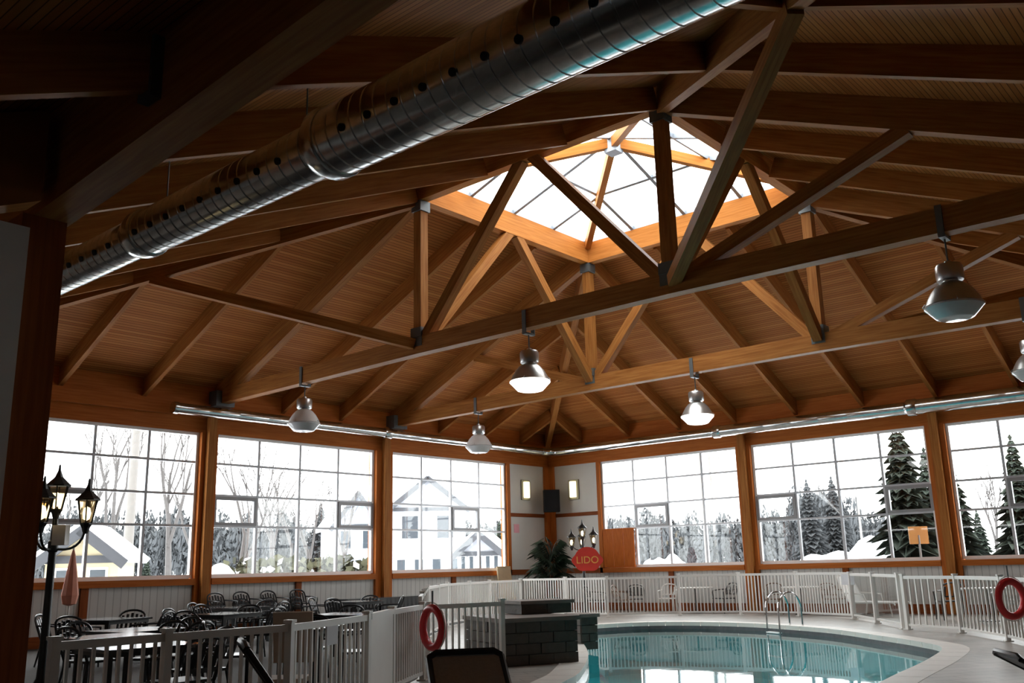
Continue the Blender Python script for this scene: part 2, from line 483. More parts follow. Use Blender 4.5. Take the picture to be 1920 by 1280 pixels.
basin = thing('pool_basin', (12, 13, -1.4), 'turquoise plaster basin of the freeform swimming pool', 'pool basin', kind='structure')
mb = MB()
for i in range(n):
    j = (i+1) % n
    mb.quad([(rim[i].x, rim[i].y, -1.4), (rim[j].x, rim[j].y, -1.4), (rim[j].x, rim[j].y, -0.36), (rim[i].x, rim[i].y, -0.36)])
mb.quad([(p.x, p.y, -1.4) for p in rim])
mb.build('plaster_shell', 'pool_plaster', basin)
mb = MB()
for i in range(n):
    j = (i+1) % n
    mb.quad([(rim[i].x, rim[i].y, -0.36), (rim[j].x, rim[j].y, -0.36), (rim[j].x, rim[j].y, -0.10), (rim[i].x, rim[i].y, -0.10)])
mb.build('waterline_tile', 'tile_band', basin)
mb = MB(); mb.quad([(p.x, p.y, -0.19) for p in rim])
wt = mb.build('pool_water', 'pool_water'); tag(wt, 'calm turquoise water mirroring the windows in the swimming pool', 'water', kind='structure')

# snow outside, with a hole where the building stands
mb = MB(); G = 6.0; lo, hi = -150, 90
xs = [-0.3, XN+.2]; ys = [-0.3, YW+.3]
gx = sorted(set([lo+G*i for i in range(int((hi-lo)/G)+1)]+xs)); gy = sorted(set([lo+G*i for i in range(int((hi-lo)/G)+1)]+ys))
def gz(x, y):
    d = max(-x, -y, 0)
    return -0.12 + min(1.0, d/25)*(0.25*math.sin(x*.21)*math.cos(y*.17)+0.25)
for a in range(len(gx)-1):
    for b in range(len(gy)-1):
        xm, ym = (gx[a]+gx[a+1])/2, (gy[b]+gy[b+1])/2
        if xs[0] < xm < xs[1] and ys[0] < ym < ys[1]: continue
        mb.quad([(gx[a], gy[b], gz(gx[a], gy[b])), (gx[a+1], gy[b], gz(gx[a+1], gy[b])), (gx[a+1], gy[b+1], gz(gx[a+1], gy[b+1])), (gx[a], gy[b+1], gz(gx[a], gy[b+1]))])
g = mb.build('ground_snow', 'snow', smooth=True); tag(g, 'snow covered ground outside the windows', None, kind='structure')


# ------------------------------------------------------------------ walls
wl = thing('wall_left', (0, 0, 0), 'long glazed wall of brown timber and grey siding on the dining side', None, kind='structure')
wr = thing('wall_right', (0, 0, 0), 'long glazed wall of brown timber and grey siding behind the pool', None, kind='structure')
def wbox(mb, wall, a, b, d0, d1, z0, z1):
    """a..b along the wall, d0..d1 into the room"""
    return mb.box(a, b, d0, d1, z0, z1) if wall is wl else mb.box(d0, d1, a, b, z0, z1)
def siding(wall, a, b, d, z0, z1, name='siding_panel'):
    mb = MB()
    P = [(a, d, z0), (b, d, z0), (b, d, z1), (a, d, z1)]
    if wall is wr: P = [(q[1], q[0], q[2]) for q in P][::-1]
    uvs = [(q[2], q[0] if wall is wl else q[1]) for q in P]
    if wall is wl: P = P[::-1]; uvs = uvs[::-1]
    mb.quad(P, uvs)
    back = MB(); wbox(back, wall, a, b, -0.30, d-0.001, z0, z1)
    i0 = len(mb.v); mb.v += back.v; mb.f += [tuple(i0+k for k in f) for f in back.f]; mb.uv += back.uv
    return mb.build(name, 'siding', wall)
LW = [(2.63, 8.56), (9.28, 15.28), (15.8, 21.8)]
RW = [(2.615, 8.527), (9.06, 14.945), (15.52, 21.4)]
for wall, WW, end in ((wl, LW, 23.9), (wr, RW, 24.6)):
    wbox(MB(), wall, -0.3, end, -0.30, 0.0, ZT, ZE+0.62).build('header_beam', 'post_wood', wall)
    wbox(MB(), wall, 0.0, end, 0.0, 0.14, 6.02, 6.40).build('wall_plate', 'post_wood', wall)
    # sills, posts and siding
    edges = [0.0, 2.54]+[None]
    posts = [(2.45, WW[0][0])]+[(WW[i][1], WW[i+1][0]) for i in range(2)]+[(WW[2][1], WW[2][1]+.5)]
    for k, (a, b) in enumerate(posts):
        z0 = 0.0 if k else ZB-0.2
        wbox(MB(), wall, a, b, -0.30, 0.10 if k else 0.06, z0, ZT).build('post', 'post_wood', wall)
        if k: wbox(MB(), wall, (a+b)/2-0.11, (a+b)/2+0.13, 0.10, 0.26, 0.0, 6.02).build('post_facing', 'beam_wood', wall)
    for k, (a, b) in enumerate(WW):
        wbox(MB(), wall, a, b, -0.30, 0.13, ZB-0.19, ZB-0.02).build('window_sill', 'post_wood', wall)
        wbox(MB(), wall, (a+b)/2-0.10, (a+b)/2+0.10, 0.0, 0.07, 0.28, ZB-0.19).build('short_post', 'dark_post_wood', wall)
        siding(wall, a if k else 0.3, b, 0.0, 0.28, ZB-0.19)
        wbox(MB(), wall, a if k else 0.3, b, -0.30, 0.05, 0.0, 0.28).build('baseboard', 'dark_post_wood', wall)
    # the panelled corner bay
    wbox(MB(), wall, 0.0, 0.34, -0.3, 0.12, 0.0, ZT).build('corner_post', 'post_wood', wall)
    wbox(MB(), wall, 0.34, 2.45, -0.30, 0.04, 3.56, 3.70).build('panel_rail', 'dark_post_wood', wall)
    wbox(MB(), wall, 0.34, 2.63, -0.30, 0.06, ZB-0.19, ZB).build('panel_rail', 'dark_post_wood', wall)
    wbox(MB(), wall, 0.34, 2.45, -0.30, 0.0, ZB, 3.56).build('corner_panel', 'corner_panel', wall)
    wbox(MB(), wall, 0.34, 2.45, -0.30, 0.0, 3.70, ZT).build('corner_panel', 'corner_panel', wall)
# the plain ends of both walls and the walls behind the camera
mb = MB(); mb.prism([(22.3, -0.3), (XN+.2, -0.3), (XN+.2, 0.0), (22.3, 0.0)], 0.0, lambda x, y: min(ZE+.6, zn(x)+.6)); mb.build('end_panel', 'white_wall', wl)
MB().box(-0.3, 0, 21.9, YW+.3, 0, 6.0).build('end_panel', 'white_wall', wr)
wf = MB().box(-0.3, XN+.2, YW, YW+.3, 0, zy(YW)+0.6).build('wall_front', 'lobby_paint'); tag(wf, 'plain grey wall of the hall behind the photographer', None, kind='structure')
wb = MB().box(XN, XN+.3, -0.3, YW, 0, 3.4).build('wall_back', 'lobby_paint'); tag(wb, 'plain low wall of the lobby behind the photographer', None, kind='structure')

wnum = 0
for wall, WW in ((wl, LW), (wr, RW)):
    for wi, (a, b) in enumerate(WW):
        wnum += 1
        side = 'dining side' if wall is wl else 'pool side'
        nth = ['next to the hall corner', 'middle one', 'farthest from the hall corner'][wi]
        wn_ = thing('window_%d' % wnum, ((a+b)/2, 0, ZB) if wall is wl else (0, (a+b)/2, ZB), 'large gridded window on the %s, %s' % (side, nth), None, kind='structure')
        cols = [a+(b-a)*i/4 for i in range(5)]; rows = [ZB, Z3, Z2, Z1, ZT]
        mb = MB(); e = 0.085
        wbox(mb, wall, a, a+e, -0.16, -0.04, ZB, ZT); wbox(mb, wall, b-e, b, -0.16, -0.04, ZB, ZT)
        wbox(mb, wall, a+e, b-e, -0.16, -0.04, ZB-0.02, ZB+e); wbox(mb, wall, a+e, b-e, -0.16, -0.04, ZT-e, ZT)
        mb.build('window_frame', 'white_frame', wn_)
        for c in cols[1:4]:
            wbox(MB(), wall, c-.038, c+.038, -0.15, -0.05, ZB+e, ZT-e).build('mullion', 'mullion_grey', wn_)
        for r in rows[1:4]:
            wbox(MB(), wall, a+e, b-e, -0.13, -0.06, r-.032, r+.032).build('transom', 'mullion_grey', wn_)
        hop = {1: (1,), 2: (0, 3), 3: (2,), 4: (1,), 5: (0, 3), 6: (1,)}[wnum]
        for ci in range(4):
            for ri in range(4):
                c0, c1, r0, r1 = cols[ci]+.03, cols[ci+1]-.03, rows[ri]+.03, rows[ri+1]-.03
                wbox(MB(), wall, c0, c1, -0.105, -0.098, r0, r1).build('pane', 'window_glass', wn_)
                if ri == 1 and ci in hop:
                    mb = MB(); t = 0.10
                    wbox(mb, wall, c0, c0+t, -0.14, -0.02, r0, r1); wbox(mb, wall, c1-t, c1, -0.14, -0.02, r0, r1)
                    wbox(mb, wall, c0+t, c1-t, -0.14, -0.02, r0, r0+t*.8); wbox(mb, wall, c0+t, c1-t, -0.14, -0.02, r1-t, r1)
                    mb.build('opening_sash', 'sash_grey', wn_)

# brown board closing the lower corner pane of the pool-side window
bp_ = thing('closing_board', (0.02, 3.3, 1.55), 'reddish brown plywood board covering the lower corner of a pool-side window', 'board')
for k in range(3):
    MB().box(0.004, 0.054, 2.64+k*.47, 2.63+(k+1)*.47-.006, 1.56, 3.0).build('plank', 'panel_wood', bp_)

# ------------------------------------------------------------------ roof: boarding and rafters
ce = thing('ceiling', (12, 12, ZE), 'warm brown boarded hip roof with exposed rafters', None, kind='structure')
def deck(poly, zf, uvf):
    D = 0.50
    mb = MB()
    P = [(x, y, zf(x, y)+D) for x, y in poly]
    Q = [(x, y, z+.14) for x, y, z in P]
    k = len(P)
    ar = sum(P[i][0]*P[(i+1) % k][1]-P[(i+1) % k][0]*P[i][1] for i in range(k))
    if ar < 0: P.reverse(); Q.reverse()
    mb.quad(P[::-1], [uvf(*p[:2]) for p in P[::-1]]); mb.quad(Q)
    for i in range(k): mb.quad([P[i], P[(i+1) % k], Q[(i+1) % k], Q[i]])
    return mb.build('roof_boarding', 'deck_boards', ce)
XH = X1+(ZS-ZE)/SN; YH = Y2+(ZS-ZE)/SY; XK = X1+(YW-Y2)*SY/SN
deck([(0, 0), (XH, 0), (X1, Y1), (X2, Y1)], lambda x, y: zl(y), lambda x, y: (x, y*1.1))
deck([(0, 0), (X2, Y1), (X2, Y2), (0, YH)], lambda x, y: zr(x), lambda x, y: (y, x*1.1))
deck([(X2, Y2), (X1, Y2), (XK, YW+.2), (-0.3, YW+.2), (-0.3, YH), (0, YH)], lambda x, y: zy(y), lambda x, y: (x, y*1.1))
deck([(X1, Y1), (X1, Y2), (XK, YW+.2), (XN+.2, YW+.2), (XN+.2, 0), (XH, 0)], lambda x, y: zn(x), lambda x, y: (y, x*1.1))

DX, DY = (X1-X2)/3, (Y2-Y1)/3
RW_, RD = 0.12, 0.50
def rafter(p0, p1, w_=RW_, h_=RD, mat='beam_wood', name='rafter'):
    return MB().beam(p0, p1, w_, h_, 'b').build(name, mat, ce)
hip_near_left = lambda x: Y1-(x-X1)*SN/SL
for k in range(-3, 10):
    x = X2+k*DX
    if x < 0.3: continue
    # slope above the dining side (down to y=0)
    if x < XH-0.5:
        yt = Y1-.12 if X2-.01 <= x <= X1+.01 else (x*SR/SL if x < X2 else hip_near_left(x))
        if not (abs(x-X1) < .01 or abs(x-X2) < .01):
            rafter((x, 0.0, zl(0.0)), (x, yt, zl(yt)))
    # slope towards y = YW
    yt = Y2+.12 if X2-.01 <= x <= X1+.01 else (Y2+(X2-x)*SR/SY if x < X2 else Y2+(x-X1)*SN/SY)
    if yt < YW-1 and not (abs(x-X1) < .01 or abs(x-X2) < .01):
        rafter((x, yt, zy(yt)), (x, YW, zy(YW)))
for k in range(-3, 8):
    y = Y1+k*DY
    if y < 0.3 or y > YW-.5: continue
    # slope above the pool-side wall
    if y < YH-.5:
        xt = X2-.12 if Y1-.01 <= y <= Y2+.01 else (y*SL/SR if y < Y1 else X2-(y-Y2)*SY/SR)
        rafter((0.0, y, zr(0.0)), (xt, y, zr(xt)))
    # slope towards the camera side
    xt = X1+.12 if Y1-.01 <= y <= Y2+.01 else (X1+(Y1-y)*SL/SN if y < Y1 else X1+(y-Y2)*SY/SN)
    rafter((xt, y, zn(xt)), (XN, y, zn(XN)))
for a, b in (((X2, Y1, ZS), (0, 0, ZE)), ((X2, Y2, ZS), (0, YH, ZE)), ((X1, Y1, ZS), (XH, 0, ZE)), ((X1, Y2, ZS), (XK, YW, zy(YW)))):
    rafter((a[0], a[1], a[2]-.10), (b[0], b[1], b[2]-.10), 0.20, 0.58, 'truss_wood', 'hip_rafter')

# ------------------------------------------------------------------ roof lantern
sk = thing('skylight', ((X1+X2)/2, (Y1+Y2)/2, ZS), 'square glazed pyramid skylight framed in orange timber at the roof top', 'skylight')
RB, RT = 0.24, 10.93
for p0, p1 in (((X2, Y1), (X1, Y1)), ((X2, Y2), (X1, Y2)), ((X2, Y1), (X2, Y2)), ((X1, Y1), (X1, Y2))):
    if p0[1] == p1[1]: a, b = (p0[0]-RB/2, p0[1], ZS), (p1[0]+RB/2, p1[1], ZS)
    else: a, b = (p0[0], p0[1]+RB/2, ZS), (p1[0], p1[1]-RB/2, ZS)
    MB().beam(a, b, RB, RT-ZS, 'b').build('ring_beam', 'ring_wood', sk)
XA, YA, ZA = (X1+X2)/2, (Y1+Y2)/2, 12.05
cor = [(X2, Y1), (X1, Y1), (X1, Y2), (X2, Y2)]
for x, y in cor:
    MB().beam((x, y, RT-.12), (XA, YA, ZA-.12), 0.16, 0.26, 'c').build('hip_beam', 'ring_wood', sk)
MB().obox((XA, YA, ZA-.22), .34, .34, .36).build('apex_bracket', 'alu', sk)
apex = Vector((XA, YA, ZA+.06))
for i in range(4):
    A = Vector((*cor[i], RT+.04)); B = Vector((*cor[(i+1) % 4], RT+.04))
    nrm = (B-A).cross(apex-A).normalized()
    if nrm.z < 0: nrm = -nrm
    MB().beam(A, B, .20, .14, 'c', nrm).build('sill_bar', 'alu', sk)
    def P(u, t): return A.lerp(B, u).lerp(apex, t)
    def onface(u, t):               # u along the eave, t up the slope
        q = A.lerp(B, u); m = A.lerp(B, .5); return q + (apex-m)*t
    us = [.25, .5, .75]
    for u in us:
        t1 = 1-abs(u-.5)*2
        MB().beam(onface(u, 0), onface(u, t1*.97), .10, .12, 'c', nrm).build('glazing_bar', 'alu', sk)
    MB().beam(onface(.25, .5), onface(.75, .5), .08, .10, 'c', nrm).build('glazing_bar', 'alu', sk)
    off = nrm*.07
    def pane(pts):
        mb = MB(); pts = [p+off for p in pts]; top = [p+nrm*.012 for p in pts]
        mb.quad(pts[::-1]); mb.quad(top)
        for k in range(len(pts)): mb.quad([pts[k], pts[(k+1) % len(pts)], top[(k+1) % len(pts)], top[k]])
        mb.build('pane', 'skylight_glass', sk)
    pane([onface(0.01, .01), onface(.25, .01), onface(.25, .49)])
    pane([onface(.25, .01), onface(.5, .01), onface(.5, .5), onface(.25, .5)])
    pane([onface(.5, .01), onface(.75, .01), onface(.75, .5), onface(.5, .5)])
    pane([onface(.75, .01), onface(.99, .01), onface(.75, .49)])
    pane([onface(.25, .5), onface(.5, .5), onface(.5, .99)])
    pane([onface(.5, .5), onface(.75, .5), onface(.5, .99)])

# ------------------------------------------------------------------ trusses
def truss(X, label, sgn):
    """sgn = +1: the truss on the camera side, its outward struts lean that way"""
    t = thing('roof_truss', (X, YA, ZC), label, 'roof truss', 'timber roof trusses')
    ye = YH-0.6
    camber = 0.07
    mb = MB()
    mb.beam((X, 0.1, ZC-.02), (X, Y1, ZC+camber), 0.26, 0.42, 'b'); mb.build('bottom_chord', 'truss_wood', t)
    MB().beam((X, Y1, ZC+camber), (X, Y2, ZC+camber), 0.26, 0.42, 'b').build('bottom_chord', 'truss_wood', t)
    MB().beam((X, Y2, ZC+camber), (X, ye, ZC-.02), 0.26, 0.42, 'b').build('bottom_chord', 'truss_wood', t)
    MB().beam((X, 0.0, ZE-.08), (X, Y1, ZS-.08), 0.24, 0.56, 'b').build('top_chord', 'truss_wood', t)
    MB().beam((X, Y2, ZS-.08), (X, YW, zy(YW)-.08), 0.24, 0.56, 'b').build('top_chord', 'truss_wood', t)
    zn_ = ZC+camber+.36
    for Y, o in ((Y1, -1), (Y2, 1)):
        MB().beam((X, Y, zn_), (X, Y, ZS), 0.24, 0.24, 'c').build('king_post', 'truss_wood', t)
        MB().beam((X, Y-o*.12, zn_-.06), (X, YA+o*.16, ZS+.05), 0.22, 0.24, 'c').build('strut', 'truss_wood', t)      # to the middle of the ring beam
        MB().beam((X-sgn*.10, Y, zn_-.06), (XA+sgn*.16, Y, ZS+.05), 0.22, 0.24, 'c').build('strut', 'truss_wood', t)
        s_out = SL if o < 0 else SY
        d = 4.55
        MB().beam((X, Y+o*.1, zn_-.12), (X, Y+o*d, ZS-s_out*d-.02), 0.22, 0.24, 'c').build('strut', 'truss_wood', t)
        if sgn > 0: dh, hx, hy = (4.5 if o < 0 else 4.7), 1.0, (SN/s_out)
        else: dh, hx, hy = 4.5, -1.0, (SR/s_out)
        MB().beam((X+hx*.1, Y+o*.1, zn_-.12), (X+hx*dh, Y+o*dh*hy, ZS-(SN if sgn > 0 else SR)*dh-.05), 0.22, 0.24, 'c').build('strut', 'truss_wood', t)
        for e in (-1, 1):
            MB().box(X+e*.135-.008, X+e*.135+.008, Y-.17, Y+.17, ZC+camber+.18, ZC+camber+.62).build('gusset_plate', 'steel_bracket', t)
        MB().box(X-.17, X+.17, Y-.17, Y+.17, ZC+camber+.40, ZC+camber+.62).build('node_shoe', 'steel_bracket', t)
        MB().box(X-.16, X+.16, Y-.16, Y+.16, ZS-.28, ZS-.02).build('post_cap', 'steel_bracket', t)
    MB().box(X-.30, X+.30, 0.02, 0.42, ZC-.10, ZC+.34).build('bearing_shoe', 'steel_bracket', t)
    return t
truss(X1, 'timber roof truss nearer the camera, with king posts and struts', 1)
truss(X2, 'timber roof truss farther away, towards the hall corner', -1)

# ------------------------------------------------------------------ the near column, its beam, the lobby wall
XB = 26.66
cl = thing('timber_column', (XB, 15.42, 0), 'thick dark brown timber column at the entrance, cut by the picture edge', 'column')
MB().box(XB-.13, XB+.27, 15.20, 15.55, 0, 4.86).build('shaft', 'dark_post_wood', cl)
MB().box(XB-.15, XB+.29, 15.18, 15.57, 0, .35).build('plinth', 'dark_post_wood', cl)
eb = thing('entrance_beam', (XB, 20, 4.86), 'long brown timber beam carrying the rafters above the big column', 'beam')
MB().beam((XB, 15.2, 4.84), (XB, YW, 5.62), .34, .95, 'b').build('beam_body', 'truss_wood', eb)
for k in range(3, 8):
    y = Y1+k*DY
    if y > 15.3: MB().box(XB+.17, XB+.26, y-.1, y+.1, 5.22, 5.75).build('joist_hanger', 'steel_bracket', eb)
plain('lobby_white', (0.84, 0.85, 0.83), 0.5, var=0.03)
lw = thing('wall_lobby', (27.0, 15.8, 0), 'white panelled lobby wall beside the big column', None, kind='structure')
for k in range(8):
    MB().box(26.97+k*.62, 26.97+(k+1)*.62-.012, 15.62, 15.85, 0, 4.62-k*.28).build('panel', 'lobby_white', lw)
MB().prism([(26.95, 15.66), (XN, 15.66), (XN, 15.98), (26.95, 15.98)], lambda x, y: zn(x)-.42, lambda x, y: zn(x)+.45).build('header_beam', 'truss_wood', lw)

# ------------------------------------------------------------------ ducts
def ribbed(mb, axis, a, b, r, c, step=0.16, n=28, rib=0.010):
    """a sheet-metal tube with raised seams; axis 'x' or 'y'; c gives the two other coordinates"""
    prof = []; k = max(1, int((b-a)/step)); st = (b-a)/k
    for i in range(k):
        s0 = a+i*st
        prof += [(r, s0), (r, s0+st*.84), (r-rib, s0+st*.88), (r-rib, s0+st*.96)]
    prof.append((r, b))
    cc = (0, c[0], c[1]) if axis == 'x' else (c[0], 0, c[1])
    return mb.lathe(prof, n, cc, axis)
XD, ZD = 25.05, 5.50
du = thing('ventilation_duct', (XD, 18, ZD-.3), 'big round galvanised spiral duct crossing under the rafters with a row of holes', 'duct')
segs = [(11.6, 14.15, .235), (14.15, 17.6, .265), (17.6, 26.3, .325)]
for a, b, r in segs:
    ribbed(MB(), 'y', a, b, r, (XD, ZD)).build('duct_segment', 'duct_metal', du, True)
for y, r0, r1 in ((14.15, .235, .265), (17.6, .265, .325)):
    MB().lathe([(r0+.004, y-.16), (r0+.022, y-.14), (r1+.022, y-.02), (r1+.022, y+.09), (r1+.004, y+.10)], 28, (XD, 0, ZD), 'y').build('duct_collar', 'duct_metal', du, True)
def outlet(y, r):
    # the holes face the camera side, a little above the middle
    an = math.radians(-21)
    d = Vector((math.cos(an), 0, math.sin(an)))
    c = Vector((XD, y, ZD))+d*r
    mb = MB(); m = 12
    t1 = Vector((0, 1, 0)); t2 = d.cross(t1)
    rr = .036
    inn = [c+d*.0125+(t1*math.cos(2*PI*i/m)+t2*math.sin(2*PI*i/m))*rr for i in range(m)]
    low = [p-d*.03 for p in inn]
    mb.quad(inn)
    for i in range(m): mb.quad([low[i], low[(i+1) % m], inn[(i+1) % m], inn[i]])
    return mb.build('outlet_hole', 'hole_dark', du)
y = 12.0
while y < 26.0:
    r = [s[2] for s in segs if s[0] <= y <= s[1]][0]
    if min(abs(y-14.15), abs(y-17.6)) > .2: outlet(y, r)
    y += .34
for y in (14.6, 17.2, 20.1, 22.4):
    r = [s[2] for s in segs if s[0] <= y <= s[1]][0]
    MB().tube([(XD, y, ZD+r), (XD, y, zn(XD)+.45)], .008, 6).build('hanger_rod', 'steel_bracket', du)

d1 = thing('wall_duct', (8, .5, 5.95), 'thin round silver duct running above the dining-side windows', 'duct', 'ducts along the eaves')
for a, b, r in ((.9, 9.2, .14), (9.2, 16.95, .155)):
    ribbed(MB(), 'x', a, b, r, (.5, 6.12), .9, 18, .004).build('duct_segment', 'duct_metal', d1, True)
MB().lathe([(.145, 9.0), (.185, 9.04), (.185, 9.3), (.158, 9.34)], 18, (0, .5, 6.12), 'x').build('duct_collar', 'duct_metal', d1, True)
MB().lathe([(.02, 16.98), (.16, 16.98), (.172, 16.93), (.172, 16.85)], 18, (0, .5, 6.12), 'x').build('end_cap', 'duct_metal', d1, True)
d2 = thing('wall_duct', (.5, 10, 5.9), 'wider silver duct running above the pool-side windows', 'duct', 'ducts along the eaves')
for a, b, r in ((.9, 8.1, .165), (8.1, 14.8, .20), (14.8, 24.0, .235)):
    ribbed(MB(), 'y', a, b, r, (.5, 6.12), .9, 20, .004).build('duct_segment', 'duct_metal', d2, True)
for y, r0, r1 in ((8.1, .165, .20), (14.8, .20, .235)):
    MB().lathe([(r0, y-.2), (r1+.03, y-.12), (r1+.03, y+.12), (r1, y+.16)], 20, (.5, 0, 6.12), 'y').build('duct_collar', 'duct_metal', d2, True)
MB().tube([(.5+.5*(1-math.sin(a)), .5+.5*(1-math.cos(a)), 6.12) for a in [i*PI/2/6 for i in range(7)]], .16, 18).build('elbow', 'duct_metal', d2, True)

# ------------------------------------------------------------------ pendant lamps
plain('pale_shade', (0.66, 0.64, 0.62), 0.4)
def lamp(x, y, z, label, lit, shade='reflector'):
    t = thing('pendant_lamp', (x, y, z), label, 'lamp', 'high-bay pendant lamps under the truss chords')
    MB().lathe([(.40, 0.0), (.425, -.01), (.425, -.035), (.39, -.07), (.27, -.20), (.22, -.215), (0.0, -.22)], 28, (x, y, z)).build('bowl_lens', 'lit_bowl' if lit else 'dull_bowl', t, True)
    rs_ = MB().lathe([(.415, 0.0), (.40, .03), (.365, .11), (.30, .22), (.22, .31), (.17, .345), (.15, .35)], 28, (x, y, z)).build('reflector_shade', shade, t, True)
    MB().lathe([(.12, .34), (.12, .38), (.19, .39), (.20, .42), (.20, .60), (.18, .64), (.06, .65), (.05, .70), (0.0, .70)], 20, (x, y, z)).build('ballast_housing', 'lamp_housing', t, True)
    MB().tube([(x, y, z+.70), (x, y, ZC+.0)], .014, 8).build('drop_rod', 'steel_bracket', t)
    for e in (-1, 1):
        MB().box(x+e*.145-.01, x+e*.145+.01, y-.05, y+.05, ZC-.04, ZC+.46).build('strap', 'steel_bracket', t)
    MB().box(x-.15, x+.15, y-.05, y+.05, ZC-.06, ZC-.02).build('strap', 'steel_bracket', t)
    for k in range(4):
        a = k*PI/2+.4
        MB().tube([(x+.415*math.cos(a), y+.415*math.sin(a), z-.02), (x+.44*math.cos(a), y+.44*math.sin(a), z+.0), (x+.40*math.cos(a), y+.40*math.sin(a), z+.05)], .01, 5).build('clip', 'lamp_housing', rs_)
lamp(X1, 11.85, 5.40, 'glowing pendant lamp hanging under the middle of the nearer truss', True)
lamp(X1, 20.25, 5.33, 'big unlit grey pendant lamp at the upper right under the nearer truss', False)
lamp(X1, 4.15, 5.42, 'pale pendant lamp in front of the duct above the second dining-side window', False, 'pale_shade')
lamp(X2, 11.88, 5.38, 'glowing pendant lamp hanging under the middle of the farther truss', True)
lamp(X2, 4.05, 5.38, 'smallest pale pendant lamp near the corner, above the third dining-side window', False, 'pale_shade')
lamp(X2, 19.85, 5.36, 'pendant lamp cut off by the right picture edge', False)

# ------------------------------------------------------------------ corner: sconces, speaker, palm, notices
def sconce(cx, cy, wall, label):
    t = thing('wall_sconce', (cx, cy, 4.3), label, 'wall light', 'corner wall lights')
    if wall == 'L':
        MB().box(cx-.25, cx+.25, 0.0, .05, 4.22, 5.0).build('backplate', 'sconce_frame', t)
        MB().lathe([(.14, 4.30), (.15, 4.33), (.15, 4.90), (.14, 4.93)], 16, (cx, .06, 0)).build('glass_shade', 'sconce_glass', t, True)
    else:
        MB().box(0.0, .05, cy-.25, cy+.25, 4.22, 5.0).build('backplate', 'sconce_frame', t)
        MB().lathe([(.14, 4.30), (.15, 4.33), (.15, 4.90), (.14, 4.93)], 16, (.06, cy, 0)).build('glass_shade', 'sconce_glass', t, True)
sconce(1.5, 0, 'L', 'glowing wall sconce on the corner panel of the dining-side wall')
sconce(0, 1.3, 'R', 'glowing wall sconce on the corner panel of the pool-side wall')
sp = thing('loudspeaker', (.6, .6, 3.75), 'black loudspeaker box mounted on the corner post', 'speaker')
MB().obox((.62, .62, 4.18), .62, .42, .86, PI/4*3).build('cabinet', 'speaker_black', sp)
MB().obox((.62+.155, .62+.155, 4.18), .54, .02, .78, PI/4*3).build('grille', 'speaker_cloth', sp)
MB().beam((.15, .15, 4.1), (.5, .5, 4.1), .08, .08).build('wall_bracket', 'steel_bracket', sp)
nt_ = MB().box(1.92, 2.22, 0.0, .015, 2.95, 3.28).build('notice', 'pink_paper', base=(2.07, 0, 2.95)); tag(nt_, 'small pink notice on the corner panel above the palm', 'notice')
cb = MB().obox((3.2, .35, 1.15), .75, .05, 1.1, 0, .12).build('leaning_board', 'cream_board', base=(3.2, .35, 0.6)); tag(cb, 'cream coloured board below the window beside the corner', 'board')
MB().box(2.85, 3.55, .2, .6, 0, .6).build('low_cabinet', 'cream_board', base=(3.2, .4, 0)); tag(bpy.data.objects['low_cabinet'], 'low cream cabinet below the window beside the corner', 'cabinet')

def palm(cx, cy, label):
    t = thing('potted_palm', (cx, cy, 0), label, 'plant')
    MB().lathe([(.20, 0), (.24, .05), (.30, .46), (.33, .50), (.33, .54), (.27, .54), (.25, .46), (0, .46)], 20, (cx, cy, 0)).build('pot', 'pot_clay', t, True)
    for k in range(5):
        a = k*1.26; MB().tube([(cx+.06*math.cos(a), cy+.06*math.sin(a), .46), (cx+.10*math.cos(a), cy+.10*math.sin(a), 1.2), (cx+.14*math.cos(a), cy+.14*math.sin(a), 1.6)], [.03, .025, .015], 6).build('stem', 'palm_green', t)
    for k in range(26):
        a = k*2.399; el = 0.6+.55*((k*37) % 26)/26; ln = 1.45+.4*random.random()
        d = Vector((math.cos(a), math.sin(a), 0)); mb = MB(); pts = []
        z0 = 1.15+.9*((k*11) % 26)/26
        for i in range(9):
            s = i/8
            pts.append(Vector((cx, cy, z0))+d*(ln*s*math.cos(el)*.72*(1-.10*s))+Vector((0, 0, ln*(s*math.sin(el)*1.15-.62*s*s))))
        mb.tube(pts, [.012]*8+[.004], 5)
        sd = d.cross(Vector((0, 0, 1)))
        for i in range(1, 9):
            for e in (-1, 1):
                for h in (0, .5):
                    q = pts[i-1].lerp(pts[i], 1-h); L_ = .50*(1-.4*abs(i/8-.45))
                    tip = q+sd*e*L_*.75+d*L_*.55-Vector((0, 0, L_*.45)); m1 = q.lerp(tip, .45)
                    wv = d*.042
                    mb.quad([q, m1+wv, tip, m1-wv])
        mb.build('frond', 'palm_green', t)
palm(2.2, 1.75, 'dark leafy potted palm in the corner of the hall')

# ------------------------------------------------------------------ lamp posts with lanterns
def lantern(mb_list, c, s, t, glow):
    x, y, z = c
    t = MB().lathe([(0, .54*s), (.012*s, .52*s), (.018*s, .46*s), (.05*s, .38*s), (.13*s, .30*s), (.15*s, .285*s), (.15*s, .27*s), (.0, .27*s)], 8, c).build('lantern', 'black_iron', t)
    MB().lathe([(.065*s, 0.0), (.115*s, .26*s)], 6, c).build('lantern_pane', 'lantern_glass', t)
    mb = MB()
    for k in range(6):
        a = k*PI/3; mb.beam((x+.067*s*math.cos(a), y+.067*s*math.sin(a), z), (x+.118*s*math.cos(a), y+.118*s*math.sin(a), z+.27*s), .012*s, .012*s)
    mb.lathe([(.03*s, -.12*s), (.05*s, -.05*s), (.075*s, -.01*s), (.075*s, .005*s)], 8, c)
    mb.build('lantern_cage', 'black_iron', t)
    MB().lathe([(.0, .03*s), (.035*s, .05*s), (.05*s, .12*s), (.035*s, .18*s), (0, .20*s)], 10, c).build('bulb', glow, t, True)

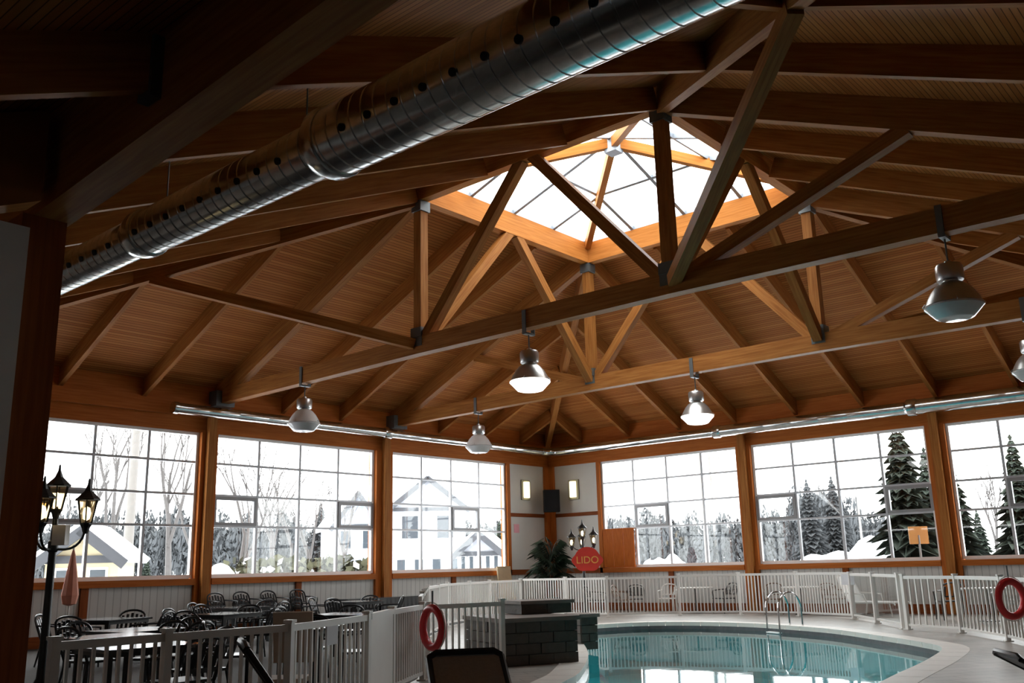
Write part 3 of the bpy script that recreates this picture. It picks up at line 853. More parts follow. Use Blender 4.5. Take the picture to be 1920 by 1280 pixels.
def lamp_post(cx, cy, H, label, s, heads, glow='lantern_glow'):
    t = thing('lamp_post', (cx, cy, 0), label, 'lamp post', 'black lantern posts')
    mb = MB()
    mb.lathe([(.17, 0), (.17, .08), (.11, .12), (.09, .40), (.06, .46), (.052, .60), (.045, H-1.05), (.062, H-1.03), (.062, H-.92), (.04, H-.90), (.032, H-.62)], 12, (cx, cy, 0))
    mb.build('post_shaft', 'black_iron', t, True)
    lantern(None, (cx, cy, H-.50*s), s, t, glow)
    for a, drop in heads:
        d = Vector((math.cos(a), math.sin(a), 0)); ln = .34*s
        pts = [Vector((cx, cy, H-1.0))]
        for i in range(1, 9):
            u = i/8
            pts.append(Vector((cx, cy, H-1.0))+d*ln*math.sin(u*PI/2)*1.0+Vector((0, 0, -.04*math.sin(u*PI)+.28*s*(u**2.2)-0.0)))
        MB().tube(pts, .016, 7).build('arm', 'black_iron', t)
        e = pts[-1]
        lantern(None, (e.x, e.y, e.z+.10*s-drop), s, t, glow)
    return t
pa = ray_at(88, 1150, 11.4)
lr = math.atan2(R2.y, R2.x)
lamp_post(pa.x, pa.y, 2.98, 'tall black lamp post with three glowing lanterns beside the big column', 1.05, [(lr+.25, .10), (lr+PI-.5, .10), (lr-PI/2+.0, .10)])
jb = ray_at(114, 1003, 11.5); o = MB().obox(tuple(jb), .16, .12, .24, lr).build('small_speaker', 'fence_paint', base=tuple(jb)); tag(o, 'small grey box behind the shaft of the three-lantern lamp post', 'speaker')
pb = ray_at(1096, 1100, 32.6)
plain('globe_glow', (0.95, 0.95, 0.9), 0.3, emit=(1.0, 0.96, 0.85), es=0.7)
lamp_post(pb.x, pb.y, 3.20, 'black lamp post with small bright lanterns above the red sign', 1.15, [(lr+PI, 0.32), (lr-.2, .26), (lr+PI/2, .30)], 'globe_glow')
# the red oval sign hung on that post
ps = ray_at(1101, 1050, 32.35)
sg = thing('hanging_sign', (ps.x, ps.y, ps.z-.4), 'red scalloped sign with gold letters on the lamp post near the corner', 'sign')
nrm2 = Vector((-Fv.x, -Fv.y, 0)).normalized(); sx_ = Vector((R2.x, R2.y, 0)).normalized()
out = []
for i in range(40):
    a = 2*PI*i/40; r = 1.0+.05*math.cos(a*6)
    zz = .37*math.sin(a)*r + (.10*max(0, math.sin(a))**8)
    out.append((.52*math.cos(a)*r, zz))
mb = MB(); fr_ = [Vector(ps)+sx_*u+Vector((0, 0, v))+nrm2*.10 for u, v in out]; bk = [p-nrm2*.05 for p in fr_]
mb.quad(fr_); mb.quad(bk[::-1])
for i in range(40): mb.quad([fr_[i], bk[i], bk[(i+1) % 40], fr_[(i+1) % 40]])
brd = mb.build('sign_board', 'red_sign', sg)
tx = bpy.data.curves.new('lettering', 'FONT'); tx.body = 'LIDO'; tx.size = .34; tx.extrude = .008; tx.align_x = 'CENTER'; tx.align_y = 'CENTER'
tx.materials.append(MAT['gold_letter'])
tmp = bpy.data.objects.new('lettering_curve', tx); tm = bpy.data.meshes.new_from_object(tmp); bpy.data.objects.remove(tmp)
if not tm.materials: tm.materials.append(MAT['gold_letter'])
to = bpy.data.objects.new('lettering', tm); COL.objects.link(to); to.parent = sg
loc = Vector((0, 0, .40))+nrm2*.112
to.matrix_local = Matrix(((sx_.x, 0, nrm2.x, loc.x), (sx_.y, 0, nrm2.y, loc.y), (0, 1, 0, loc.z), (0, 0, 0, 1)))

# ------------------------------------------------------------------ fences
pk_cache = {}
def fence(label, pts, h, pk_w=0.030, gap=0.115, post_w=0.075, first=True, last=True, name='picket_fence', cat='fence', skip=()):
    b = Vector((pts[0][0], pts[0][1], 0))
    t = thing(name, tuple(b), label, cat, 'pool and dining fences')
    key = (round(h, 3), pk_w)
    if key not in pk_cache:
        me_o = MB().box(-pk_w/2, pk_w/2, -pk_w/2, pk_w/2, 0.10, h-.06).build('picket', 'fence_paint', t, base=(0, 0, 0))
        pk_cache[key] = me_o; fresh = True
    src = pk_cache[key]; used = src.parent is not t
    P = []
    for i in range(len(pts)-1):
        A, B = Vector((*pts[i], 0)), Vector((*pts[i+1], 0)); L_ = (B-A).length
        m = max(1, round(L_/1.85)) if L_ > 2.4 else 1
        for k in range(m): P.append((A.lerp(B, k/m), A.lerp(B, (k+1)/m), i))
    for q, (A, B, i) in enumerate(P):
        L_ = (B-A).length; d = (B-A)/L_; rz = math.atan2(d.y, d.x)
        if q > 0 or first:
            mb = MB(); mb.obox((A.x, A.y, h/2+.01), post_w, post_w, h+.02, rz); mb.obox((A.x, A.y, h+.03), post_w+.025, post_w+.025, .03, rz); mb.obox((A.x, A.y, .01), post_w+.07, post_w+.07, .02, rz)
            mb.build('post', 'fence_paint', t)
        if q == len(P)-1 and last:
            mb = MB(); mb.obox((B.x, B.y, h/2+.01), post_w, post_w, h+.02, rz); mb.obox((B.x, B.y, h+.03), post_w+.025, post_w+.025, .03, rz); mb.obox((B.x, B.y, .01), post_w+.07, post_w+.07, .02, rz)
            mb.build('post', 'fence_paint', t)
        a0, b0 = A+d*post_w/2, B-d*post_w/2
        MB().beam(a0+Vector((0, 0, h-.07)), b0+Vector((0, 0, h-.07)), .055, .07, 'b').build('top_rail', 'fence_paint', t)
        MB().beam(a0+Vector((0, 0, .08)), b0+Vector((0, 0, .08)), .04, .05, 'b').build('bottom_rail', 'fence_paint', t)
        k = max(1, round(L_/gap))
        for j in range(1, k):
            p = A.lerp(B, j/k)-b
            if not used: src.location = p; src.rotation_euler = (0, 0, rz); used = True
            else: copy_part(src, t, p, rz)
    return t
fence('grey picket fence in front of the dining tables, running out from the big column', [(26.45, 15.87), (25.41, 15.82), (24.02, 15.77), (22.31, 14.98)], 1.10, .027, .118)
fence('short angled piece of picket fence carrying the red life ring', [(21.12, 14.10), (19.75, 13.26)], 1.10, .027, .118)
sp_ = thing('solid_fence_panel', (22.2, 14.9, 0), 'plain pale solid panel in the picket fence before the life ring', 'fence panel')
A, B = Vector((22.25, 14.94, 0)), Vector((21.17, 14.14, 0)); dd = (B-A).normalized()
MB().beam(A+Vector((0, 0, .04)), B+Vector((0, 0, .04)), .05, 1.0, 'b').build('sheet', 'fence_paint', sp_)
MB().beam(A+Vector((0, 0, 1.04)), B+Vector((0, 0, 1.04)), .08, .07, 'b').build('top_rail', 'fence_paint', sp_)
fence('low picket gate beside the stone water feature', [(19.62, 13.22), (18.3, 13.6)], 1.09, .028, .11, name='picket_gate', cat='gate')
fence('long picket fence leading from the gate away to the hall corner', [(19.70, 13.16), (13.2, 6.6), (9.6, 3.7), (6.2, 2.3), (3.9, 1.7)], 1.22, .03, .13, first=False)
fence('picket fence at the far end of the pool, below the palm', [(3.85, 1.75), (4.0, 3.8), (4.1, 5.6), (2.6, 7.4)], 1.25, .03, .115, first=False, last=False)
fence('picket fence between the pool and the tables along the far windows', [(2.6, 7.4), (1.9, 9.2), (2.0, 11.2), (3.0, 13.3)], 1.28, .03, .115, last=False)
gg = fence('clear panel gate with three thick posts behind the pool', [(3.0, 13.3), (4.7, 14.57), (6.6, 15.9)], 1.25, .016, 99, .11, name='glazed_gate', cat='gate')
for A, B in (((3.0, 13.3), (4.7, 14.57)), ((4.7, 14.57), (6.6, 15.9))):
    A, B = Vector((*A, .13)), Vector((*B, .13)); dd = (B-A).normalized()*.06
    MB().beam(A+dd, B-dd, .012, 1.04, 'b').build('clear_panel', 'window_glass', gg)
fence('picket fence on the right carrying the second life ring', [(6.75, 16.05), (7.5, 17.45), (9.4, 18.85), (10.9, 19.7)], 1.22, .034, .19, .085)
# sheets hung on the fence
def hang_on(px_, A, B, z, wd, hh, lab):
    A, B = Vector((*A, 0)), Vector((*B, 0)); d0 = ray_at(px_, 1150, 1.0)-C
    t_ = ((A.x-C.x)*d0.y-(A.y-C.y)*d0.x)/((A.x-B.x)*d0.y-(A.y-B.y)*d0.x)
    p = A.lerp(B, t_); dd = (B-A).normalized(); nn = Vector((-dd.y, dd.x, 0)); nn = nn if nn.dot(C-p) > 0 else -nn
    p = p+nn*.034+Vector((0, 0, z))
    o = MB().obox(tuple(p), wd, .012, hh, math.atan2(dd.y, dd.x)).build('fence_notice', 'paper_white', base=tuple(p)); tag(o, lab, 'notice')
hang_on(618, (24.02, 15.77), (22.31, 14.98), .93, .26, .20, 'pale blank notice hung on the near picket fence')
hang_on(1598, (3.0, 13.3), (2.0, 11.2), 1.08, .5, .30, 'small white notice on the fence beside the thick-posted gate')

def life_ring(c, rz, R, label):
    t = thing('life_ring', c, label, 'life ring', 'red life rings on the fences')
    M = Matrix.Rotation(rz, 3, 'Z'); cv = Vector(c)
    circ = lambda r, off=0: [cv+M @ Vector((r*math.cos(2*PI*i/32), off, r*math.sin(2*PI*i/32))) for i in range(32)]
    rb = MB().tube(circ(R), R*.22, 12, True).build('ring_body', 'red_ring', t, True)
    for k in range(4):
        a = k*PI/2+PI/4; pc = cv+M @ Vector((R*math.cos(a), 0, R*math.sin(a)))
        ax = M @ Vector((math.cos(a), 0, math.sin(a))); ay = M @ Vector((0, 1, 0)); tg = M @ Vector((-math.sin(a), 0, math.cos(a)))
        mb = MB(); rr = R*.228
        lo_ = [pc+ax*rr*math.cos(2*PI*i/12)+ay*rr*math.sin(2*PI*i/12) for i in range(12)]
        for i in range(12): mb.quad([lo_[i]-tg*.02, lo_[(i+1) % 12]-tg*.02, lo_[(i+1) % 12]+tg*.02, lo_[i]+tg*.02])
        mb.build('band', 'red_ring', rb)
    MB().tube([cv+M @ Vector((R*1.27*math.cos(2*PI*i/32)*(1 if i % 8 else 1.0), 0, R*1.27*math.sin(2*PI*i/32))) for i in range(32)], .009, 5, True).build('grab_rope', 'ring_rope', t)
    MB().beam(cv+Vector((0, 0, R*1.2)), cv+Vector((0, 0, R*1.9)), .02, .02).build('hook', 'steel_bracket', t)
q = ray_at(811, 1176, 13.55); life_ring(tuple(q), math.atan2(R2.y, R2.x)-.95, .27, 'red life ring hanging on the fence beside the gate')
q = ray_at(1896, 1122, 16.6); life_ring(tuple(q), math.atan2(R2.y, R2.x)+.35, .30, 'red life ring hanging on the fence at the right picture edge')

# ------------------------------------------------------------------ stone water feature at the pool
wf_ = thing('stone_feature', (16.8, 13.0, 0), 'dark stone water feature with stepped tops at the pool edge', 'stone block')
ad_, bd_ = Vector((-1.3, .6, 0)).normalized(), Vector((-.6, -1.3, 0)).normalized()
def stone_block(o, la, lb, z0, z1, cap, course=.19):
    o = Vector((o[0], o[1], 0))
    rows = max(1, round((z1-z0-cap)/course)); hh = (z1-z0-cap)/rows
    mb = MB()   # core
    c = o+ad_*la/2+bd_*lb/2
    mb.obox((c.x, c.y, (z0+z1-cap)/2), la-.06, lb-.06, z1-z0-cap-.01, math.atan2(ad_.y, ad_.x)); mb.build('core', 'stone_dark', wf_)
    for r in range(rows):
        for (st, dr, ln, nrm_) in ((o, ad_, la, bd_), (o+ad_*la, bd_, lb, -ad_), (o+ad_*la+bd_*lb, -ad_, la, -bd_), (o+bd_*lb, -bd_, lb, ad_)):
            k = max(1, round(ln/.42)); s0 = 0.0; cuts = [ln*j/k for j in range(k+1)]
            if r % 2: cuts = [0]+[ln*(j+.5)/k for j in range(k)]+[ln]
            for j in range(len(cuts)-1):
                a_, b_ = cuts[j]+.006, cuts[j+1]-.006
                m_ = st+dr*((a_+b_)/2)+nrm_*(.03-random.random()*.018)
                MB().obox((m_.x, m_.y, z0+hh*(r+.5)), b_-a_, .06, hh-.012, math.atan2(dr.y, dr.x)).build('stone', 'stone_dark', wf_)
    MB().obox((c.x, c.y, z1-cap/2), la+.10, lb+.10, cap, math.atan2(ad_.y, ad_.x)).build('cap_slab', 'stone_cap', wf_)
stone_block((17.72, 13.10), 1.42, 1.7, 0, .78, .07)
stone_block((16.55, 12.55), 1.0, .9, .78, 1.02, .06, .18)
stone_block((13.35, 11.45), .40, .6, -.12, .62, .07)

# ------------------------------------------------------------------ pool ladder
pl = thing('pool_ladder', (6.1, 12.6, 0), 'chrome pool ladder with curved hand rails at the far pool edge', 'pool ladder')
ld = Vector((.86, -.50, 0)); lt_ = Vector((.50, .86, 0))       # into the pool, along the edge
base = Vector((6.28, 12.75, 0))
for e in (-.28, .28):
    o = base+lt_*e; pts = []
    for i in range(13):
        a = PI*i/12
        pts.append(o+ld*(-.35*math.cos(a)+.0)+Vector((0, 0, .42+.42*math.sin(a))))
    pts = [o-ld*.35]+pts+[o+ld*.35+Vector((0, 0, -1.0))]
    MB().tube(pts, .024, 8).build('hand_rail', 'chrome', pl, True)
for z in (-.16, -.45, -.75):
    c = base+ld*.35; MB().obox((c.x, c.y, z), .56, .10, .03, math.atan2(lt_.y, lt_.x)).build('tread', 'white_frame', pl)

# ------------------------------------------------------------------ furniture prototypes
def chair_proto(name, mat, label, slats=5, H=.95, arms=True, cat='chair'):
    t = thing(name, (0, 0, 0), label, cat); s = H/.86
    W, D, SH = .50*s, .46*s, .44*s
    mb = MB()
    mb.prism([(-W/2, -D/2), (W/2-.03, -D/2+.0), (W/2, D/2), (-W/2, D/2)], SH-.03*s, SH); mb.build('seat', mat, t)
    bt = lambda u, z: Vector((u, -D/2-.16*s*(z-SH)/(H-SH), z))
    arch = [bt(-W/2+.02, SH-.02)]+[bt(-W/2*math.cos(PI*i/10)*.96, SH+.24*s+(H-SH-.24*s)*math.sin(PI*i/10)**.6) for i in range(11)]+[bt(W/2-.02, SH-.02)]
    bf = MB().tube(arch, .020*s, 6).build('back_frame', mat, t, True)
    MB().beam(bt(-W/2+.03, SH+.10*s), bt(W/2-.03, SH+.10*s), .03*s, .03*s).build('back_rail', mat, bf)
    for k in range(slats):
        u = (k-(slats-1)/2)/(slats-1)*W*.66
        MB().beam(bt(u, SH+.10*s), bt(u, H-.05*s-abs(u)*.25), .045*s, .014*s, 'c', (0, 1, 0)).build('back_slat', mat, bf)
    for sx in (-1, 1):
        MB().tube([(sx*(W/2-.02), D/2-.03, SH-.01), (sx*(W/2+.0), D/2+.0, 0)], [.019*s, .015*s], 6).build('leg', mat, t)
        MB().tube([(sx*(W/2-.02), -D/2+.02, SH-.01), (sx*(W/2+.0), -D/2-.07*s, 0)], [.019*s, .015*s], 6).build('leg', mat, t)
        if arms:
            MB().tube([bt(sx*W*.47, SH+.24*s), Vector((sx*(W/2+.02), -.05, SH+.23*s)), Vector((sx*(W/2+.02), D/2-.06, SH+.21*s)), Vector((sx*(W/2), D/2-.02, SH+.16*s)), Vector((sx*(W/2-.01), D/2-.04, SH-.01))], .017*s, 6).build('armrest', mat, t, True)
    return t

def table_proto(name, mat, base_mat, label, r=.46, H=.84, square=False):
    t = thing(name, (0, 0, 0), label, 'table')
    if square:
        MB().box(-r, r, -r, r, H-.035, H).build('table_top', mat, t); MB().box(-r+.05, r-.05, -r+.05, r-.05, H-.085, H-.035).build('apron', base_mat, t)
        for a in (-1, 1):
            for b in (-1, 1):
                MB().box(a*(r-.08)-.025, a*(r-.08)+.025, b*(r-.08)-.025, b*(r-.08)+.025, 0, H-.035).build('leg', base_mat, t)
    else:
        MB().lathe([(r-.01, H-.035), (r, H-.03), (r, H-.006), (r-.008, H), (0, H)], 32).build('table_top', mat, t, False)
        MB().tube([(0, 0, .04), (0, 0, H-.035)], .035, 10).build('pedestal', base_mat, t, True)
        MB().lathe([(.24, 0), (.24, .02), (.06, .05), (.035, .07)], 20).build('foot', base_mat, t, True)
    return t

first = {}
def put(key, maker, loc, rz, label, group):
    if key not in first:
        p = maker(); first[key] = p; p.location = loc; p.rotation_euler = (0, 0, rz); p['label'] = label; p['group'] = group
        return p
    return dup(first[key], loc, rz, label, group)
bchair = lambda: chair_proto('slat_back_chair', 'black_plastic', '')
btable = lambda: table_proto('dining_table', 'table_black', 'black_iron', '', .58, .84, True)
GA, GT = 'black slat-back dining chairs', 'black dining tables'
TABS = [  # x, y, turn, where, chairs (compass side, words)
    (22.6, 10.0, .1, 'by the three-lantern lamp post', [(0, 'on the near side'), (1, 'on the pool side'), (2, 'on the window side'), (3, 'on the lobby side')]),
    (20.9, 5.6, .35, 'below the first window beside the column', [(0, 'on the near side'), (1, 'on the pool side'), (2, 'on the window side'), (3, 'on the lobby side')]),
    (24.3, 13.2, -.1, 'right behind the near picket fence', [(1, 'on the pool side'), (2, 'on the window side')]),
    (18.7, 6.2, .2, 'by the first window post', [(0, 'on the near side'), (1, 'on the pool side'), (2, 'on the window side'), (3, 'on the lobby side')]),
    (16.3, 3.1, .0, 'under the second window', [(0, 'on the near side'), (1, 'on the pool side'), (2, 'on the window side'), (3, 'on the lobby side')]),
    (21.3, 12.2, .5, 'behind the solid fence panel', [(1, 'on the pool side'), (2, 'on the window side'), (3, 'on the lobby side')]),
    (18.1, 9.4, .4, 'with the brightly shining top', [(2, 'on the window side'), (3, 'on the lobby side')]),
    (12.8, 3.3, .15, 'by the second window post', [(0, 'on the near side'), (1, 'on the pool side'), (2, 'on the window side'), (3, 'on the lobby side')]),
    (23.6, 11.2, .0, 'close behind the lamp post', [(2, 'on the window side')]),
]
DIRV = [(1, 1), (-1, 1), (-1, -1), (1, -1)]
for (x, y, rz, where, chs) in TABS:
    put('bt', btable, (x, y, 0), rz, 'black square dining table ' + where, GT)
    for k, words in chs:
        a = math.radians((20, 110, 200, 290)[k])+rz + random.uniform(-.12, .12)
        r_ = .84+random.uniform(-.05, .12)
        cx_, cy_ = x+r_*math.cos(a), y+r_*math.sin(a)
        put('bc', bchair, (cx_, cy_, 0), a+PI/2+random.uniform(-.2, .2), 'black chair %s of the table %s' % (words, where), GA)
# chairs parked along the wall below the second window
for k, (x, y, n_) in enumerate(((14.4, .62, 2), (13.5, .62, 2), (12.5, .62, 2), (15.35, .85, 2))):
    for j in range(n_):
        put('bc', bchair, (x, y+.05*j, .20*j), PI*0+random.uniform(-.1, .1), 'black chair %s of the %s stack below the second window' % (('at the bottom', 'at the top')[j], ('first', 'second', 'third', 'fourth')[k]), GA)

dt = thing('draped_table', (10.4, 1.75, 0), 'long table under a black cloth below the third window', 'table')
MB().box(8.7, 12.1, 1.35, 2.15, .80, .86).build('table_top', 'table_black', dt)
mbd = MB(); npl = 60
for (xa, ya, xb, yb) in ((8.68, 2.17, 12.12, 2.17), (12.12, 2.17, 12.12, 1.33), (12.12, 1.33, 8.68, 1.33), (8.68, 1.33, 8.68, 2.17)):
    k_ = max(6, int(math.hypot(xb-xa, yb-ya)*12)); nx_, ny_ = (yb-ya), -(xb-xa); l_ = math.hypot(nx_, ny_); nx_, ny_ = nx_/l_, ny_/l_
    for i in range(k_):
        u0, u1 = i/k_, (i+1)/k_; o0, o1 = (.03 if i % 2 else 0), (0 if i % 2 else .03)
        p0 = (xa+(xb-xa)*u0, ya+(yb-ya)*u0); p1 = (xa+(xb-xa)*u1, ya+(yb-ya)*u1)
        mbd.quad([(p0[0]+nx_*o0, p0[1]+ny_*o0, .06), (p1[0]+nx_*o1, p1[1]+ny_*o1, .06), (p1[0], p1[1], .86), (p0[0], p0[1], .86)])
mbd.build('cloth_skirt', 'black_plastic', dt)
# bits on the dining side
um = ray_at(133, 1090, 21.5)
uo = thing('folded_parasol', (um.x, um.y, 0), 'folded salmon pink parasol standing below the first window', 'parasol')
MB().lathe([(.03, 1.02), (.15, 1.06), (.19, 1.25), (.12, 1.75), (.05, 2.15), (.012, 2.3), (0, 2.32)], 9, (um.x, um.y, 0)).build('folded_canopy', 'salmon_cloth', uo)
MB().tube([(um.x, um.y, .05), (um.x, um.y, 2.38)], .022, 8).build('pole', 'resin_white', uo)
MB().lathe([(.26, 0), (.26, .05), (.05, .09), (.03, .2)], 18, (um.x, um.y, 0)).build('foot', 'resin_dark', uo)
cbp = ray_at(551, 1158, 10.5)
c2 = thing('board_chair', (cbp.x, cbp.y, 0), 'tan high-backed seat just behind the near fence', 'chair')
rzb = math.atan2(R2.y, R2.x)
Mz = Matrix.Rotation(rzb, 3, 'Z')
def loc_box(parent, c, size, rx, name, mat):
    q = Vector((cbp.x, cbp.y, 0))+Mz @ Vector(c); MB().obox(tuple(q), *size, rzb, rx).build(name, mat, parent)
loc_box(c2, (0, 0, .92), (.44, .04, .55), .18, 'backrest', 'cardboard'); loc_box(c2, (0, -.25, .5), (.44, .46, .05), 0, 'seat', 'cardboard')
for a in (-.19, .19):
    for b in (-.44, -.05): loc_box(c2, (a, b, .24), (.035, .035, .48), 0, 'leg', 'resin_dark')

# tables and chairs behind the pool
bch = lambda: chair_proto('patio_chair', 'resin_brown', '', 4, .95)
dch = lambda: chair_proto('dark_patio_chair', 'resin_dark', '', 4, .97)
wch = lambda: chair_proto('pale_patio_chair', 'resin_white', '', 4, .95)
ptb = lambda: table_proto('patio_table', 'table_pale', 'resin_dark', '', .60, .84)
GP, GC = 'pale round tables behind the pool', 'patio chairs behind the pool'
put('pt', ptb, (.95, 7.05, 0), 0, 'pale round table below the pool-side window nearest the corner', GP)
put('pt', ptb, (1.05, 10.9, 0), 0, 'pale round table between the first post and the white lounger', GP)
put('pt', ptb, (3.2, 16.9, 0), 0, 'pale round table on the right beyond the life ring', GP)
put('wc', wch, (1.0, 5.95, 0), PI+1.9, 'pale chair on the corner side of the first round table behind the pool', GC)
put('dc', dch, (1.0, 8.15, 0), -PI+1.2, 'dark chair on the far side of the first round table behind the pool', GC)
put('rc', bch, (1.25, 10.05, 0), -1.2, 'brown chair nearest the timber post behind the pool ladder', GC)
put('rc', bch, (1.0, 11.95, 0), 1.5, 'brown chair between the second round table and the white lounger', GC)
put('dc', dch, (2.9, 4.3, 0), 1.0, 'dark chair beside the lamp post with the red sign', GC)
put('rc', bch, (2.1, 4.9, 0), .2, 'brown chair behind the far fence, next to the red sign post', GC)
put('dc', dch, (1.7, 5.1, 0), 2.2, 'dark chair behind the far fence below the closing board', GC)
for k, (x, y, a) in enumerate(((2.7, 15.8, 2.2), (2.2, 17.4, .2), (4.1, 17.6, -1.6), (3.6, 18.6, -.6))):
    put('dc', dch, (x, y, 0), a, 'dark chair %s around the round table on the right' % ('on the corner side', 'on the wall side', 'nearest the life ring', 'on the far right')[k], GC)

# white lounger behind the gate
def lounger(name, loc, rz, label, frame, sling, back=1.0, L_=1.9, W=.66, SHh=.40, grp='sun loungers', head=False):
    t = thing(name, (0, 0, 0), label, 'lounger', grp)
    t['_o'] = (0, 0, 0)
    by, bz = -math.cos(back)*.85, math.sin(back)*.85
    for e in (-1, 1):
        MB().tube([(e*W/2, by-.55, SHh+bz), (e*W/2, -.55, SHh), (e*W/2, L_-.85, SHh), (e*W/2, L_-.80, SHh-.06)], .024, 7).build('side_rail', frame, t, True)
        for yy in (-.45, L_-1.0):
            MB().tube([(e*(W/2), yy, SHh), (e*(W/2), yy+(.08 if yy > 0 else -.08), 0)], .02, 6).build('leg', frame, t)
        MB().tube([(e*(W/2+.03), -.62+by*.35, SHh+bz*.35), (e*(W/2+.05), -.30, SHh+.24), (e*(W/2+.05), .05, SHh+.22), (e*(W/2+.02), .12, SHh)], .02, 6).build('armrest', frame, t, True)
    MB().tube([(-W/2, by-.55, SHh+bz), (-W/2+.05, by-.56, SHh+bz+.03), (W/2-.05, by-.56, SHh+bz+.03), (W/2, by-.55, SHh+bz)], .026, 7).build('head_rail', frame, t, True)
    mb = MB()
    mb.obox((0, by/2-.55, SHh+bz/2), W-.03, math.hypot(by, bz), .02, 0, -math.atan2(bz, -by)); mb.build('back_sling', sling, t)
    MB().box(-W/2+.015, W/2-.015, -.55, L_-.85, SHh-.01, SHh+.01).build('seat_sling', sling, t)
    hr = Matrix.Rotation(rz, 3, 'Z') @ Vector((0, by-.55, 0))
    if head: loc = (loc[0]-hr.x, loc[1]-hr.y, 0)          # loc then says where the head rail stands
    t.location = loc; t.rotation_euler = (0, 0, rz)
    return t
lounger('sun_lounger', (1.45, 13.25, 0), -.35, 'white reclined lounger behind the thick-posted gate', 'resin_white', 'resin_white', 1.05)
q = ray_at(872, 1222, 6.4)
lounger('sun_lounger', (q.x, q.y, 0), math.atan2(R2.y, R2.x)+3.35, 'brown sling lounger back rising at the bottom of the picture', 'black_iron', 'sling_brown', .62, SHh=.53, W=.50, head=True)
q = ray_at(458, 1198, 6.6)
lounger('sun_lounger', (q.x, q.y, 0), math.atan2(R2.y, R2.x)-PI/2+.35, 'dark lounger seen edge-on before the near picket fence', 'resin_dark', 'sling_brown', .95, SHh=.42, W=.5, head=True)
q = ray_at(1893, 1256, 8.6)
lounger('sun_lounger', (q.x, q.y, 0), math.atan2(R2.y, R2.x)-PI/2-.15, 'black lounger corner at the lower right picture edge', 'black_iron', 'resin_dark', .5, SHh=.30, head=True)

# ------------------------------------------------------------------ outside: houses, trees, poles, snow banks
def house(px, depth, wd, dp, wall_h, roof_h, label, mat, turn=0.0, rows=2, cols_=3, z0=0.0, name='house', door=False):
    g0 = ray_at(px, 1066, depth); c = Vector((g0.x, g0.y, z0))
    t = thing(name, tuple(c), label, 'house')
    fa = math.atan2(R2.y, R2.x)+turn
    u = Vector((math.cos(fa), math.sin(fa), 0)); v = Vector((math.sin(fa), -math.cos(fa), 0))
    if v.dot(C-c) < 0: v = -v
    P = lambda a, b, z: c+u*a+v*b+Vector((0, 0, z))
    MB().hexa([P(-wd/2, -dp/2, 0), P(wd/2, -dp/2, 0), P(wd/2, dp/2, 0), P(-wd/2, dp/2, 0), P(-wd/2, -dp/2, wall_h), P(wd/2, -dp/2, wall_h), P(wd/2, dp/2, wall_h), P(-wd/2, dp/2, wall_h)], wd, dp, wall_h).build('wall', mat, t)
    mb = MB()   # gable facing us
    for b0, b1 in ((-dp/2, dp/2),):
        A0, A1, A2 = P(-wd/2, b1, wall_h), P(wd/2, b1, wall_h), P(0, b1, wall_h+roof_h); B0, B1, B2 = P(-wd/2, b0, wall_h), P(wd/2, b0, wall_h), P(0, b0, wall_h+roof_h)
        mb.quad([A0, A1, A2]); mb.quad([B1, B0, B2]); mb.quad([A0, A2, B2, B0]); mb.quad([A1, B1, B2, A2]); mb.quad([A0, B0, B1, A1])
    mb.build('gable', mat, t)
    for e in (-1, 1):
        ov = .35; k = roof_h/(wd/2)
        a, b = P(e*(wd/2+ov), 0, wall_h-ov*k+.05), P(0, 0, wall_h+roof_h+.05)
        nn = (b-a).cross(v); nn = nn if nn.z > 0 else -nn; nn.normalize()
        vv = v*(dp/2+.4)
        q = [a-vv, a+vv, b+vv, b-vv]
        mb = MB(); mb.hexa(q+[p+nn*.22 for p in q], (b-a).length, dp+.8, .22); mb.build('roof_snow', 'snow', t)
        mb = MB(); q2 = [a+vv*1.01, b+vv*1.01]; mb.beam(q2[0]-nn*.10, q2[1]-nn*.10, .08, .34); mb.build('barge_board', 'roof_trim', t)
    MB().beam(P(-wd/2, dp/2+.04, wall_h-.1), P(wd/2, dp/2+.04, wall_h-.1), .08, .25).build('eave_trim', 'roof_trim', t)
    for r in range(rows):
        cols = cols_[r] if isinstance(cols_, (list, tuple)) else cols_
        for k in range(cols):
            a = (k-(cols-1)/2)*wd/cols*.92; zc = wall_h*(r+.55)/rows
            ww, hh = wd/cols*.42, wall_h/rows*.52
            f = MB().hexa([P(a-ww/2-.08, dp/2, zc-hh/2-.08), P(a+ww/2+.08, dp/2, zc-hh/2-.08), P(a+ww/2+.08, dp/2+.05, zc-hh/2-.08), P(a-ww/2-.08, dp/2+.05, zc-hh/2-.08),
                           P(a-ww/2-.08, dp/2, zc+hh/2+.08), P(a+ww/2+.08, dp/2, zc+hh/2+.08), P(a+ww/2+.08, dp/2+.05, zc+hh/2+.08), P(a-ww/2-.08, dp/2+.05, zc+hh/2+.08)], ww, .05, hh).build('window', 'white_frame', t)
            mb = MB()
            mb.hexa([P(a-ww/2, dp/2+.04, zc-hh/2), P(a+ww/2, dp/2+.04, zc-hh/2), P(a+ww/2, dp/2+.07, zc-hh/2), P(a-ww/2, dp/2+.07, zc-hh/2),
                     P(a-ww/2, dp/2+.04, zc+hh/2), P(a+ww/2, dp/2+.04, zc+hh/2), P(a+ww/2, dp/2+.07, zc+hh/2), P(a-ww/2, dp/2+.07, zc+hh/2)], ww, .03, hh).build('pane', 'house_window', f)
    return t
house(799, 68, 5.3, 7, 5.9, 2.1, 'white two-storey gabled house seen through the third dining-side window', 'house_white', .12, 2, (4, 2))
house(908, 56, 2.6, 4, 2.6, 1.1, 'low white garage with rows of small door windows beside the gabled house', 'house_white', -.1, 2, 5, name='garage')
house(655, 78, 3.9, 6, 5.4, 2.6, 'pale blue gabled house seen at the edge of the second window', 'house_blue', .35, 2, 2)
